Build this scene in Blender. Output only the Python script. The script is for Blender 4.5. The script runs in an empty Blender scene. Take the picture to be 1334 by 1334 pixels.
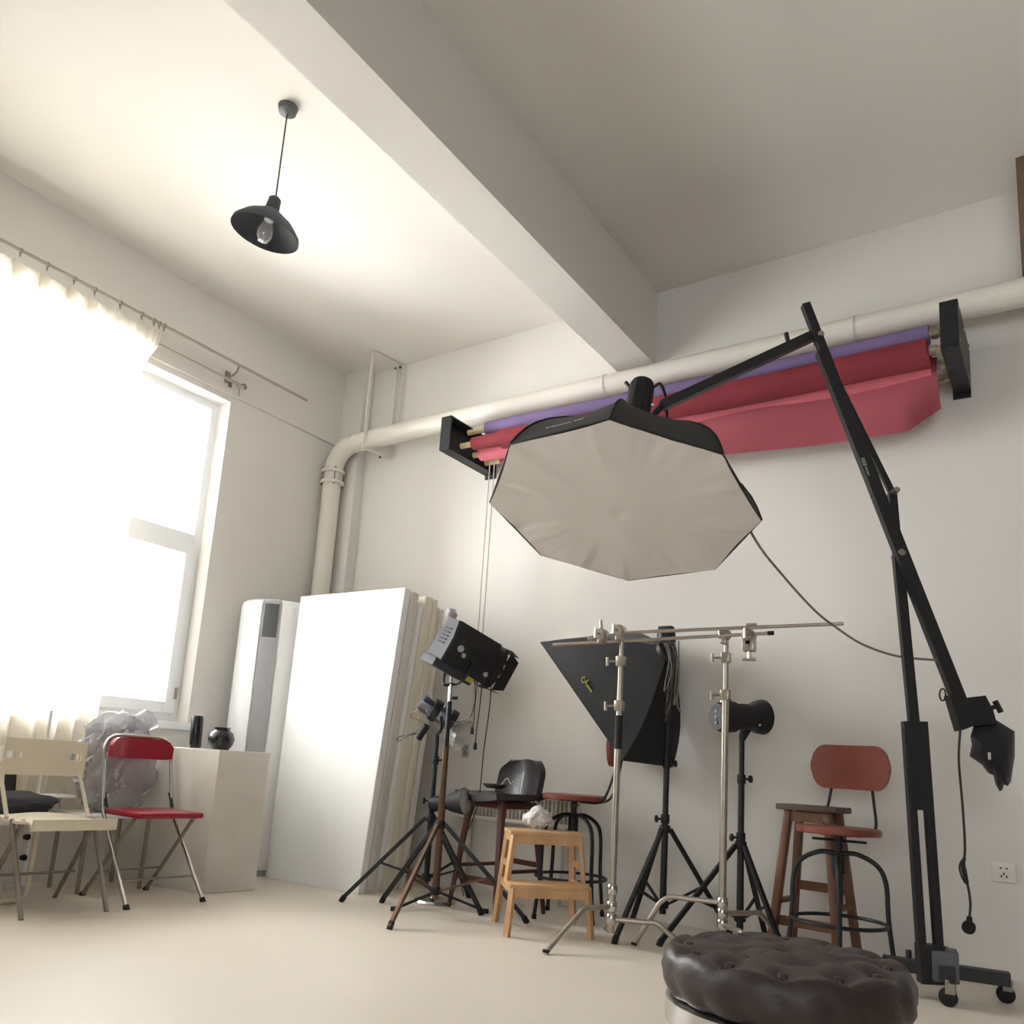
import bpy, bmesh, math, random
from mathutils import Vector, Matrix, Quaternion, noise
C = bpy.context.scene.collection
sc = bpy.context.scene
random.seed(7)
# ------------------------------------------------------------------ camera
H = 0.82
YAW, PITCH, ROLL, F, PX, PY = -0.59804, 0.187192, 0.0637124, 1080.0, 667.0, 796.0
_f = Vector((math.sin(YAW)*math.cos(PITCH), math.cos(YAW)*math.cos(PITCH), math.sin(PITCH)))
_r = Vector((math.cos(YAW), -math.sin(YAW), 0)); _u = _r.cross(_f)
R_ = math.cos(ROLL)*_r + math.sin(ROLL)*_u
U_ = -math.sin(ROLL)*_r + math.cos(ROLL)*_u
CAM = Vector((0, 0, H))
cd = bpy.data.cameras.new('camera'); cam = bpy.data.objects.new('camera', cd); C.objects.link(cam)
cam.matrix_world = Matrix(((R_.x, U_.x, -_f.x, 0), (R_.y, U_.y, -_f.y, 0), (R_.z, U_.z, -_f.z, H), (0, 0, 0, 1)))
cd.sensor_width = 36; cd.lens = 36*F/1334; cd.shift_y = (PY-667)/1334; cd.clip_start = .05
sc.camera = cam
# ------------------------------------------------------------------ light
sc.view_settings.view_transform = 'Standard'; sc.view_settings.look = 'None'
sc.view_settings.gamma = 1; sc.view_settings.use_curve_mapping = False
sc.view_settings.exposure = 0.36
w = bpy.data.worlds.new('sky'); sc.world = w; w.use_nodes = True
w.node_tree.nodes['Background'].inputs[0].default_value = (.93, .97, 1, 1)
w.node_tree.nodes['Background'].inputs[1].default_value = 5.0

def area(name, loc, target, sx, sy, power, col):
    l = bpy.data.lights.new(name, 'AREA'); l.shape = 'RECTANGLE'; l.size = sx; l.size_y = sy
    l.energy = power; l.color = col
    o = bpy.data.objects.new(name, l); C.objects.link(o); o.location = loc
    d = Vector(target)-Vector(loc); o.rotation_euler = d.to_track_quat('-Z', 'Y').to_euler()
    return o
area('daylight_window', (-5.75, 2.5, 2.4), (-4.7, 2.6, 1.98), 2.6, 2.9, 440, (.98, .99, 1))
area('daylight_window', (-5.75, -1.5, 2.3), (-4.7, -1.5, 2.2), 2.4, 2.6, 45, (1, .98, .96))
area('daylight_window', (1.5, -4.3, 2.2), (1.5, -3, 2.1), 2.6, 2.2, 4, (1, .95, .9))

YB, XL, ZC, XR, YF = 4.73, -5.06, 4.06, 3.2, -3.6

# ------------------------------------------------------------------ helpers
def ray(px, py): return R_*((px-PX)/F) + U_*(-(py-PY)/F) + _f
def at(px, py, ax, v):
    d = ray(px, py); return CAM + d*((v-CAM[ax])/d[ax])
def atp(px, py, p0, n):
    d = ray(px, py); p0 = Vector(p0); n = Vector(n); return CAM + d*((p0-CAM).dot(n)/d.dot(n))
def lin(c): return tuple(((x/255)/12.92 if x/255 <= .04045 else ((x/255+.055)/1.055)**2.4) for x in c)

def mat(name, rgb, rough=.6, metal=0, var=.06, scale=8, bump=0, bscale=40, spec=.5, stretch=None, coat=0, trans=0, alpha=1, sheen=0):
    m = bpy.data.materials.new(name); m.use_nodes = True; nt = m.node_tree; b = nt.nodes['Principled BSDF']
    c = lin(rgb)
    tc = nt.nodes.new('ShaderNodeTexCoord'); mp = nt.nodes.new('ShaderNodeMapping'); nt.links.new(tc.outputs['Object'], mp.inputs[0])
    if stretch: mp.inputs['Scale'].default_value = stretch
    nz = nt.nodes.new('ShaderNodeTexNoise'); nz.inputs['Scale'].default_value = scale; nz.inputs['Detail'].default_value = 5
    nt.links.new(mp.outputs[0], nz.inputs['Vector'])
    rp = nt.nodes.new('ShaderNodeValToRGB')
    rp.color_ramp.elements[0].position = .3; rp.color_ramp.elements[1].position = .7
    rp.color_ramp.elements[0].color = tuple(max(0, x*(1-var)) for x in c)+(1,)
    rp.color_ramp.elements[1].color = tuple(min(1, x*(1+var)) for x in c)+(1,)
    nt.links.new(nz.outputs[0], rp.inputs[0]); nt.links.new(rp.outputs[0], b.inputs['Base Color'])
    b.inputs['Roughness'].default_value = rough; b.inputs['Metallic'].default_value = metal
    b.inputs['Specular IOR Level'].default_value = spec
    if coat: b.inputs['Coat Weight'].default_value = coat
    if sheen: b.inputs['Sheen Weight'].default_value = sheen
    if bump:
        n2 = nt.nodes.new('ShaderNodeTexNoise'); n2.inputs['Scale'].default_value = bscale; n2.inputs['Detail'].default_value = 4
        nt.links.new(mp.outputs[0], n2.inputs['Vector'])
        bp = nt.nodes.new('ShaderNodeBump'); bp.inputs['Strength'].default_value = bump; bp.inputs['Distance'].default_value = .01
        nt.links.new(n2.outputs[0], bp.inputs['Height']); nt.links.new(bp.outputs[0], b.inputs['Normal'])
    if alpha < 1: b.inputs['Alpha'].default_value = alpha
    return m
def sheer(name, rgb, tr=.35, tl=.5):
    m = bpy.data.materials.new(name); m.use_nodes = True; nt = m.node_tree; nt.nodes.clear()
    o = nt.nodes.new('ShaderNodeOutputMaterial'); d = nt.nodes.new('ShaderNodeBsdfDiffuse'); t = nt.nodes.new('ShaderNodeBsdfTranslucent'); p = nt.nodes.new('ShaderNodeBsdfTransparent')
    wv = nt.nodes.new('ShaderNodeTexNoise'); wv.inputs['Scale'].default_value = 30
    rp = nt.nodes.new('ShaderNodeValToRGB'); c = lin(rgb)
    rp.color_ramp.elements[0].color = tuple(x*.95 for x in c)+(1,); rp.color_ramp.elements[1].color = c+(1,)
    nt.links.new(wv.outputs[0], rp.inputs[0])
    a = nt.nodes.new('ShaderNodeMixShader'); b = nt.nodes.new('ShaderNodeMixShader')
    a.inputs[0].default_value = tl; b.inputs[0].default_value = tr
    for q in (d, t): nt.links.new(rp.outputs[0], q.inputs[0])
    nt.links.new(d.outputs[0], a.inputs[1]); nt.links.new(t.outputs[0], a.inputs[2])
    nt.links.new(a.outputs[0], b.inputs[1]); nt.links.new(p.outputs[0], b.inputs[2]); nt.links.new(b.outputs[0], o.inputs[0])
    return m
def glass(name, tint=(1, 1, 1), refl=.08, rough=.02, base=None, bmix=0):
    m = bpy.data.materials.new(name); m.use_nodes = True; nt = m.node_tree; nt.nodes.clear()
    o = nt.nodes.new('ShaderNodeOutputMaterial'); g = nt.nodes.new('ShaderNodeBsdfGlossy'); p = nt.nodes.new('ShaderNodeBsdfTransparent')
    g.inputs['Roughness'].default_value = rough; p.inputs[0].default_value = tuple(tint)+(1,)
    fr = nt.nodes.new('ShaderNodeLayerWeight'); fr.inputs[0].default_value = .25
    ad = nt.nodes.new('ShaderNodeMath'); ad.operation = 'ADD'; ad.inputs[1].default_value = refl; ad.use_clamp = True
    nt.links.new(fr.outputs['Fresnel'], ad.inputs[0])
    a = nt.nodes.new('ShaderNodeMixShader'); nt.links.new(ad.outputs[0], a.inputs[0])
    nt.links.new(p.outputs[0], a.inputs[1]); nt.links.new(g.outputs[0], a.inputs[2]); last = a
    if bmix:
        d = nt.nodes.new('ShaderNodeBsdfDiffuse'); d.inputs[0].default_value = tuple(base)+(1,)
        a2 = nt.nodes.new('ShaderNodeMixShader'); a2.inputs[0].default_value = bmix
        nt.links.new(a.outputs[0], a2.inputs[1]); nt.links.new(d.outputs[0], a2.inputs[2]); last = a2
    nt.links.new(last.outputs[0], o.inputs[0]); return m

M = {}
M['wall'] = mat('wall_paint', (227, 224, 219), .85, var=.012, scale=1.5, bump=.05, bscale=60, spec=.2)
M['far'] = mat('low_bounce_wall', (132, 122, 112), .85, var=.03, scale=2)  # dark tone given to the unseen walls to cut bounced light on the right
M['ceil'] = mat('ceiling_paint', (229, 226, 220), .9, var=.01, scale=1, spec=.2)
M['floor'] = mat('floor_paint', (216, 207, 194), .5, var=.03, scale=1.2, bump=.03, bscale=6, spec=.35)
M['pipe'] = mat('pipe_paint', (228, 223, 214), .4, var=.015, scale=3, bump=.05)
M['upvc'] = mat('white_upvc', (235, 238, 240), .35, var=.01)
M['glass'] = glass('window_glass', (1, 1, 1), .02)
M['rail'] = mat('grey_rail', (176, 168, 156), .45, metal=.3)
M['curtain'] = sheer('sheer_curtain', (246, 240, 228), .22, .72)
M['black'] = mat('black_metal', (27, 28, 31), .45, var=.12, spec=.4)
M['blackm'] = mat('matte_black', (22, 23, 25), .7, var=.1, bump=.05)
M['rubber'] = mat('rubber', (22, 22, 24), .8)
M['fabric'] = mat('black_fabric', (26, 27, 30), .75, var=.15, scale=20, bump=.15, bscale=120, sheen=.1)
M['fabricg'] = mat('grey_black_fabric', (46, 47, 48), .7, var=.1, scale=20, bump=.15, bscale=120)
M['diff'] = mat('white_diffuser', (228, 224, 218), .8, var=.02, scale=3, bump=.06, bscale=14)
M['chrome'] = mat('chrome', (200, 199, 196), .22, metal=1, var=.06)
M['nickel'] = mat('nickel', (176, 168, 156), .35, metal=.9, var=.1)
M['steel'] = mat('dull_steel', (150, 143, 132), .4, metal=.7, var=.12)
M['bronze'] = mat('bronze_tube', (96, 74, 56), .35, metal=.6, var=.15)
M['red'] = mat('red_vinyl', (150, 18, 42), .35, var=.06, bump=.03, coat=.2)
M['cream'] = mat('cream_plastic', (222, 212, 190), .45, var=.02)
M['white'] = mat('white_plastic', (240, 240, 240), .35, var=.01)
M['acgrey'] = mat('silver_grey', (165, 165, 168), .4, var=.03, scale=20)
M['board'] = mat('white_board', (238, 238, 236), .6, var=.02, scale=2)
M['boarde'] = mat('board_edge', (222, 216, 198), .7, var=.05, scale=10, stretch=(1, 1, .2))
M['boarde2'] = mat('board_edge_grey', (218, 213, 205), .7, var=.05, scale=10, stretch=(1, 1, .2))
M['plinth'] = mat('scuffed_white_paint', (214, 209, 200), .6, var=.06, scale=5, bump=.05)
M['plastic'] = glass('clear_plastic', (.93, .93, .95), .10, .22, (.66, .66, .70), .35)
M['duvet'] = mat('grey_padding', (196, 194, 198), .8, var=.25, scale=6, bump=.3, bscale=16)
M['navy'] = mat('dark_navy_cloth', (34, 36, 42), .85, var=.2, bump=.3)
M['vase'] = mat('black_glaze', (28, 30, 33), .25, var=.15)
M['purple'] = mat('purple_paper', (124, 106, 150), .75, var=.05)
M['redcl'] = mat('crimson_cloth', (136, 46, 57), .85, var=.06, scale=6)
M['pinkred'] = mat('rose_red_cloth', (170, 84, 95), .85, var=.05, scale=6)
M['pink'] = mat('pink_cloth', (224, 118, 134), .8, var=.05)
M['card'] = mat('cardboard_core', (222, 205, 165), .7)
M['wood'] = mat('light_wood', (196, 156, 114), .5, var=.14, scale=9, stretch=(1, 1, .25), bump=.04)
M['dwood'] = mat('dark_red_wood', (74, 32, 26), .35, var=.25, scale=9, stretch=(1, 1, .2), coat=.3)
M['rwood'] = mat('reddish_wood', (124, 60, 44), .42, var=.12, scale=10, stretch=(.3, 1, 1), coat=.1)
M['bwood'] = mat('brown_wood', (104, 68, 48), .5, var=.22, scale=10, stretch=(1, 1, .2))
M['leather'] = mat('brown_leather', (50, 40, 38), .46, var=.12, bump=.12, bscale=60)
M['bleather'] = mat('black_leather', (44, 42, 46), .35, var=.12, bump=.08, bscale=60, coat=.2)
M['gold'] = mat('yellow_print', (170, 160, 60), .5)
M['print'] = mat('grey_print', (165, 168, 165), .5)
M['cable'] = mat('black_cable', (40, 38, 38), .5)
M['gcable'] = mat('grey_cable', (110, 104, 98), .6)
M['rope'] = mat('white_rope', (196, 190, 180), .7)
M['shade'] = mat('grey_enamel', (84, 86, 90), .5, var=.06)
M['bulb'] = glass('bulb_glass', (.95, .95, .95), .15, .05, (.8, .8, .8), .25)
M['lens'] = glass('frosted_glass', (.8, .82, .8), .12, .2, (.5, .5, .48), .45)
M['oldwood'] = mat('weathered_wood', (82, 66, 56), .6, var=.25, scale=10, stretch=(.3, 1, 1))
M['housing'] = mat('housing_grey', (60, 60, 63), .6, spec=.25)
M['dchrome'] = mat('dark_chrome', (120, 126, 134), .28, metal=1, var=.1)
M['frost'] = mat('grey_frosted_cap', (150, 148, 142), .35, var=.1)
M['brown'] = mat('brown_trim', (112, 92, 74), .7, var=.1)
M['floral'] = mat('grey_patterned_plastic', (196, 194, 192), .4, var=.4, scale=40)

def newbm(): return bmesh.new()
def smooth_auto(me, ang=40):
    for p in me.polygons: p.use_smooth = True
    try: me.set_sharp_from_angle(angle=math.radians(ang))
    except Exception: pass
ROOT = {}
def obj(name, bm, m, parent=None, label=None, kind=None, smooth=True, mods=None):
    me = bpy.data.meshes.new(name)
    bmesh.ops.recalc_face_normals(bm, faces=bm.faces)
    org = Vector((0, 0, 0))
    if parent is not None:
        org = Vector(ROOT.get(parent.name, (0, 0, 0)))
        for v in bm.verts: v.co -= org
    bm.to_mesh(me); bm.free()
    me.materials.append(m)
    if smooth: smooth_auto(me)
    o = bpy.data.objects.new(name, me); C.objects.link(o)
    if parent is not None: o.parent = parent
    ROOT[o.name] = tuple(org)
    if label: o['label'] = label
    if kind: o['kind'] = kind
    return o
def thing(name, label, cat, loc=(0, 0, 0), group=None):
    o = bpy.data.objects.new(name, None); C.objects.link(o); o.location = loc; o.empty_display_size = .1
    ROOT[o.name] = tuple(loc); o['label'] = label; o['category'] = cat
    if group: o['group'] = group
    return o
def tag(o, label, cat, group=None):
    o['label'] = label; o['category'] = cat
    if group: o['group'] = group
    return o
def struct(name, bm, m, label=None, parent=None):
    o = obj(name, bm, m, parent, label); 
    if parent is None: o['kind'] = 'structure'
    return o
def box(bm, c, s, rot=None, bev=0):
    c = Vector(c); mt = Matrix.Translation(c)
    if rot is not None: mt = mt @ rot.to_4x4()
    g = bmesh.ops.create_cube(bm, size=1, matrix=mt @ Matrix.Diagonal((s[0], s[1], s[2], 1)))
    if bev:
        es = list({e for v in g['verts'] for e in v.link_edges})
        bmesh.ops.bevel(bm, geom=es, offset=bev, segments=2, affect='EDGES', profile=.5)
    return bm
def bx(bm, x0, x1, y0, y1, z0, z1, bev=0):
    return box(bm, ((x0+x1)/2, (y0+y1)/2, (z0+z1)/2), (abs(x1-x0), abs(y1-y0), abs(z1-z0)), None, bev)
def frame(d, up=(0, 0, 1)):
    d = Vector(d).normalized(); up = Vector(up)
    x = up.cross(d)
    if x.length < 1e-3: x = Vector((1, 0, 0)).cross(d)
    if x.length < 1e-3: x = Vector((0, 1, 0)).cross(d)
    x.normalize(); y = d.cross(x)
    return Matrix((x, y, d)).transposed()   # columns x,y,d
def bar(bm, a, b, wd, ht, up=(0, 0, 1), bev=0):
    a, b = Vector(a), Vector(b); d = b-a
    return box(bm, (a+b)/2, (wd, ht, d.length), frame(d, up), bev)
def tube(bm, pts, r, seg=10, closed=False, cap=True):
    pts = [Vector(p) for p in pts]; n = len(pts); rs = r if isinstance(r, (list, tuple)) else [r]*n
    rings = []; prev = None
    for i, p in enumerate(pts):
        if closed: t = pts[(i+1) % n]-pts[i-1]
        else: t = pts[min(i+1, n-1)]-pts[max(i-1, 0)]
        if t.length < 1e-9: t = Vector((0, 0, 1))
        t.normalize()
        if prev is None: x = t.orthogonal().normalized()
        else:
            x = prev - t*prev.dot(t)
            x = x.normalized() if x.length > 1e-6 else t.orthogonal().normalized()
        prev = x; y = t.cross(x)
        rings.append([bm.verts.new(p+(x*math.cos(2*math.pi*k/seg)+y*math.sin(2*math.pi*k/seg))*rs[i]) for k in range(seg)])
    for i in range(n if closed else n-1):
        A, B = rings[i], rings[(i+1) % n]
        for k in range(seg):
            try: bm.faces.new((A[k], A[(k+1) % seg], B[(k+1) % seg], B[k]))
            except ValueError: pass
    if cap and not closed:
        bm.faces.new(rings[0][::-1]); bm.faces.new(rings[-1])
    return bm
def lathe(bm, prof, origin, axis=(0, 0, 1), seg=24, capa=True, capb=True):
    f = frame(axis, (0, 0, 1) if abs(Vector(axis).normalized().z) < .99 else (0, 1, 0)); o = Vector(origin); rings = []
    for r, z in prof:
        rings.append([bm.verts.new(o + f @ Vector((max(r, 1e-4)*math.cos(2*math.pi*k/seg), max(r, 1e-4)*math.sin(2*math.pi*k/seg), z))) for k in range(seg)])
    for A, B in zip(rings, rings[1:]):
        for k in range(seg): bm.faces.new((A[k], A[(k+1) % seg], B[(k+1) % seg], B[k]))
    if capa: bm.faces.new(rings[0][::-1])
    if capb: bm.faces.new(rings[-1])
    return bm
def prism(bm, poly, n, depth):
    """extrude planar polygon (world points) along n by depth"""
    n = Vector(n).normalized()*depth
    a = [bm.verts.new(Vector(p)) for p in poly]; b = [bm.verts.new(Vector(p)+n) for p in poly]
    bm.faces.new(a[::-1]); bm.faces.new(b)
    for i in range(len(a)):
        j = (i+1) % len(a); bm.faces.new((a[i], a[j], b[j], b[i]))
    return bm
def catmull(pts, k=6, closed=False):
    pts = [Vector(p) for p in pts]; out = []; n = len(pts)
    rng = range(n) if closed else range(n-1)
    for i in rng:
        if closed: p0, p1, p2, p3 = pts[i-1], pts[i], pts[(i+1) % n], pts[(i+2) % n]
        else: p0, p1, p2, p3 = pts[max(i-1, 0)], pts[i], pts[i+1], pts[min(i+2, n-1)]
        for s in range(k):
            t = s/k
            out.append(.5*((2*p1)+(-p0+p2)*t+(2*p0-5*p1+4*p2-p3)*t*t+(-p0+3*p1-3*p2+p3)*t**3))
    if not closed: out.append(pts[-1])
    return out
def sheet(bm, fn, nu, nv, thick=0):
    g = [[bm.verts.new(fn(i/nu, j/nv)) for j in range(nv+1)] for i in range(nu+1)]
    for i in range(nu):
        for j in range(nv): bm.faces.new((g[i][j], g[i+1][j], g[i+1][j+1], g[i][j+1]))
    if thick:
        bmesh.ops.recalc_face_normals(bm, faces=bm.faces)
        bmesh.ops.solidify(bm, geom=bm.faces[:], thickness=thick)
    return bm

# ================================================================== SETTING
struct('floor', bx(newbm(), XL-.3, XR+.2, YF-.2, YB+.2, -.15, 0), M['floor'], 'cream painted studio floor')
struct('ceiling', bx(newbm(), XL-.3, XR+.2, YF-.2, YB+.2, ZC, ZC+.15), M['ceil'], 'cream ceiling above the studio')
struct('wall_back', bx(newbm(), XL-.3, XR+.2, YB, YB+.2, 0, ZC), M['wall'], 'cream back wall behind the lighting stands')
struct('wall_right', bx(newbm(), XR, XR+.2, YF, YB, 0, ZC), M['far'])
bm = newbm()
bx(bm, XL-.3, 0, YF-.2, YF, 0, ZC); bx(bm, 3, XR+.2, YF-.2, YF, 0, ZC); bx(bm, 0, 3, YF-.2, YF, 0, 1.0); bx(bm, 0, 3, YF-.2, YF, 3.2, ZC)
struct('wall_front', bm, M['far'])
# left wall with two openings
W1 = (1.15, 3.55, 0.985, 3.355); W2 = (-2.7, -.4, 0.985, 3.355)
bm = newbm(); x0, x1 = XL-.24, XL
bx(bm, x0, x1, YF, W2[0], 0, ZC); bx(bm, x0, x1, W2[1], W1[0], 0, ZC); bx(bm, x0, x1, W1[1], YB, 0, ZC)
for W in (W1, W2):
    bx(bm, x0, x1, W[0], W[1], 0, W[2]); bx(bm, x0, x1, W[0], W[1], W[3], ZC)
struct('wall_left', bm, M['wall'], 'cream left wall with the tall curtained window')
struct('trim_1', bx(newbm(), -2.457, -2.19, YF, YB, 3.53, ZC), M['ceil'], 'boxed concrete ceiling beam running to the back wall')
struct('trim_2', bx(newbm(), XL, -4.80, 4.63, YB, 0, ZC), M['wall'], 'shallow corner column behind the pipe')
struct('trim_3', bx(newbm(), XL, XL+.022, YF, 4.63, 3.40, ZC), M['wall'], 'plaster band above the window')
struct('trim_4', bx(newbm(), -.085, .5, 4.45, YB, 3.425, ZC), M['brown'], 'brown boxing at the right edge above the pipe')
def window(n, W, sash):
    y0, y1, z0, z1 = W; xf = XL-.16
    bm = newbm(); t = .06
    bx(bm, xf-.03, xf+.03, y0, y0+t, z0, z1); bx(bm, xf-.03, xf+.03, y1-t, y1, z0, z1)
    bx(bm, xf-.028, xf+.028, y0, y1, z1-t, z1); bx(bm, xf-.028, xf+.028, y0, y1, z0, z0+t)
    zm = 2.29
    bx(bm, xf-.027, xf+.027, y0, y1, zm-.04, zm+.04)
    n_ = 2; ys = [y0+(y1-y0)*k/3 for k in (1, 2)]
    for y in ys: bx(bm, xf-.026, xf+.026, y-.035, y+.035, z0, z1)
    w_ = struct('window_%d' % n, bm, M['upvc'], 'white framed studio window' if n == 2 else 'tall white framed window behind the sheer curtain')
    cells = [y0]+ys+[y1]
    for k in range(3):
        a, b = cells[k]+.045, cells[k+1]-.045
        for (c, d) in ((z0+.06, zm-.04), (zm+.04, z1-.06)):
            if c < 2 and k != 1:       # opening casement
                bm = newbm(); s = .075
                bx(bm, xf-.02, xf+.05, a, a+s, c, d); bx(bm, xf-.02, xf+.05, b-s, b, c, d)
                bx(bm, xf-.019, xf+.049, a, b, c, c+s); bx(bm, xf-.019, xf+.049, a, b, d-s, d)
                sh = obj('sash', bm, M['upvc'], w_)
                obj('pane', bx(newbm(), xf+.008, xf+.014, a+s, b-s, c+s, d-s), M['glass'], sh)
                obj('hinge', bx(newbm(), xf+.045, xf+.062, b-.012, b+.004, c+.1, c+.18), M['steel'], sh)
                obj('handle', bx(newbm(), xf+.05, xf+.075, a+.02, a+.045, (c+d)/2-.07, (c+d)/2+.07, .004), M['steel'], sh)
            else:
                obj('pane', bx(newbm(), xf+.002, xf+.008, a, b, c, d), M['glass'], w_)
    obj('window_sill', bx(newbm(), XL-.14, XL+.035, y0-.04, y1+.03, z0-.05, z0-.0, .004), M['upvc'], w_)
    return w_
w1 = window(1, W1, True); window(2, W2, True)
# third opening in the wall behind the camera
bm = newbm(); yf = YF-.1
bx(bm, 0, .06, yf-.03, yf+.03, 1, 3.2); bx(bm, 2.94, 3, yf-.03, yf+.03, 1, 3.2); bx(bm, 0, 3, yf-.028, yf+.028, 1, 1.06); bx(bm, 0, 3, yf-.028, yf+.028, 3.14, 3.2); bx(bm, 1.47, 1.53, yf-.026, yf+.026, 1, 3.2)
w3 = struct('window_3', bm, M['upvc'], 'window behind the camera')
obj('pane', bx(newbm(), .06, 1.47, yf-.003, yf+.003, 1.06, 3.14), M['glass'], w3); obj('pane', bx(newbm(), 1.53, 2.94, yf-.003, yf+.003, 1.06, 3.14), M['glass'], w3)

# ------------------------------------------------------------------ curtain rails
XA = XL+.15
ra, rb = at(0, 315, 0, XA), at(400, 519.5, 0, XA)
rdir = (rb-ra).normalized(); rstart = ra - rdir*1.6
zr = (ra.z+rb.z)/2; rstart.z = rb.z = zr
rod = thing('curtain_rod', 'long grey curtain rod along the top of the left wall', 'curtain rod', (XA, 2.5, zr))
obj('pole', tube(newbm(), [rstart, rb], .011, 10), M['rail'], rod)
br = newbm(); y_ = at(312, 475, 0, XA).y
tube(br, [(XA, y_, zr), (XA-.02, y_, zr-.05), (XA-.07, y_, zr-.07), (XL+.022, y_, zr-.07)], .007, 8)
box(br, (XL+.027, y_, zr-.07), (.01, .04, .09))
tube(br, catmull([(XA-.05, y_-.06, zr-.1), (XA-.03, y_-.01, zr-.13), (XA-.03, y_+.04, zr-.16), (XA-.05, y_+.06, zr-.21)], 5), .006, 8)
obj('bracket', br, M['steel'], rod)
br = newbm(); y_ = .6; tube(br, [(XA, y_, zr), (XA-.07, y_, zr-.05), (XL+.022, y_, zr-.05)], .007, 8); obj('bracket', br, M['steel'], rod)
XB = XL+.075
sa, sb = at(214, 452, 0, XB), at(314, 502, 0, XB); z2 = (sa.z+sb.z)/2; sa.z = sb.z = z2; s0 = Vector(sa); s0.y = 1.1
r2 = thing('inner_curtain_rod', 'short lower curtain rod with a round finial above the window', 'curtain rod', (XB, 3, z2))
obj('pole', tube(newbm(), [s0, sb], .009, 10), M['rail'], r2)
obj('finial', lathe(newbm(), [(.006, 0), (.016, .005), (.024, .02), (.024, .03), (.014, .045), (.003, .05)], sb, (0, 1, 0), 14), M['steel'], r2)
br = newbm(); tube(br, [(XB, sb.y-.06, z2), (XL+.001, sb.y-.06, z2)], .007, 8); box(br, (XL+.026, sb.y-.06, z2), (.008, .03, .06)); obj('bracket', br, M['steel'], r2)
# ------------------------------------------------------------------ curtain
yE = at(216, 432, 0, XA).y; yS = rstart.y+.1; zt = zr-.03; zb = .42
rings = []; y = yE-.01
clips = [at(px, py, 0, XA).y for px, py in ((185, 411), (157, 397), (124, 379), (97, 366), (62, 347), (27, 329))]
step = .27; yy = clips[-1]-step
while yy > yS: clips.append(yy); yy -= step
clips = [yE-.015, yE-.05, yE-.09]+clips
def cur(u, v):
    y = yS+(yE-yS)*u
    d = min(abs(y-c) for c in clips); near = math.exp(-(d/.022)**2)
    ph = y*2*math.pi/.14
    sag = .05*(1-near)*(1-v)**8
    amp = .012+.035*min(1, v*3)
    x = XA + amp*math.sin(ph+.6*math.sin(y*5)) + .02*math.sin(y*17+v*3)*v - near*.05*math.exp(-v*7)
    z = zt-sag-(zt-zb)*v + .01*math.sin(y*9)*v
    yo = -.10*math.exp(-((v-.1)/.05)**2)*max(0, (u-.9)/.1) - .06*v*max(0, (u-.85)/.15)
    return Vector((x, y+yo, z))
ct = obj('sheer_curtain', sheet(newbm(), cur, 260, 30), M['curtain']); tag(ct, 'white sheer curtain glowing in front of the big window', 'curtain')
for i, y in enumerate(clips):
    b = newbm(); pts = [(XA+.016*math.cos(a), y, zr-.004+.017*math.sin(a)) for a in [k*math.pi/6 for k in range(12)]]
    tube(b, pts, .0035, 6, closed=True); box(b, (XA, y, zr-.028), (.006, .008, .022)); obj('curtain_clip', b, M['steel'], ct)

# ------------------------------------------------------------------ pipe
PYc, PZ, PR = 4.53, 3.345, .074
vx = XL+.103
path = [(vx, PYc, 0.0), (vx, PYc, PZ-.22)]
for k in range(1, 9):
    a = math.pi/2*k/8; path.append((vx+.22-.22*math.cos(a), PYc, PZ-.22+.22*math.sin(a)))
pp = thing('heating_pipe', 'thick white painted pipe rising in the corner and running along the back wall', 'pipe', (vx, PYc, 0))
obj('riser', tube(newbm(), path[:2], PR, 28), M['pipe'], pp)
obj('elbow', tube(newbm(), path[1:], PR+.002, 28, cap=False), M['pipe'], pp)
obj('run', tube(newbm(), [path[-1], (XR, PYc, PZ)], PR, 28), M['pipe'], pp)
for dz in (-.33, -.235):
    f = lathe(newbm(), [(PR, 0), (PR+.022, 0), (PR+.025, .004), (PR+.025, .022), (PR+.022, .026), (PR, .026)], (vx, PYc, PZ+dz), (0, 0, 1), 28)
    fo = obj('flange', f, M['pipe'], pp)
for k in range(8):
    a = k*math.pi/4+.2; o = (vx+(PR+.012)*math.cos(a), PYc+(PR+.012)*math.sin(a), PZ-.342)
    obj('bolt', lathe(newbm(), [(.009, 0), (.009, .012), (.005, .013), (.005, .135), (.009, .136), (.009, .148)], o, (0, 0, 1), 6), M['steel'] if k % 2 else M['pipe'], pp)
for xx in (-.9, -2.45): obj('coupling', lathe(newbm(), [(PR+.003, 0), (PR+.006, .01), (PR+.003, .02)], (xx, PYc, PZ), (1, 0, 0), 28, False, False), M['pipe'], pp)
# hanger
hg = thing('pipe_hanger', 'white steel hanger frame dropping from the ceiling to hold the pipe', 'hanger', (-4.72, 4.6, ZC))
hx = at(476, 560, 1, PYc-PR-.02).x
yf_, yb_ = PYc-PR-.02, YB-.03
obj('front_rod', bar(newbm(), (hx, yf_, PZ-PR-.03), (hx, yf_, ZC), .022, .012), M['pipe'], hg)
obj('rear_rod', bar(newbm(), (hx+.03, yb_, PZ-PR-.03), (hx+.03, yb_, ZC), .022, .012), M['pipe'], hg)
obj('rear_rod', bar(newbm(), (hx+.10, yb_, PZ+.05), (hx+.10, yb_, ZC-.02), .012, .012), M['pipe'], hg)
b = newbm(); bar(b, (hx, yf_-.01, PZ-PR-.035), (hx+.035, yb_, PZ-PR-.035), .03, .012); obj('saddle', b, M['pipe'], hg)
b = newbm(); bar(b, (hx, yf_-.02, ZC-.012), (hx+.05, yb_, ZC-.012), .05, .014); obj('top_plate', b, M['pipe'], hg)
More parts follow.
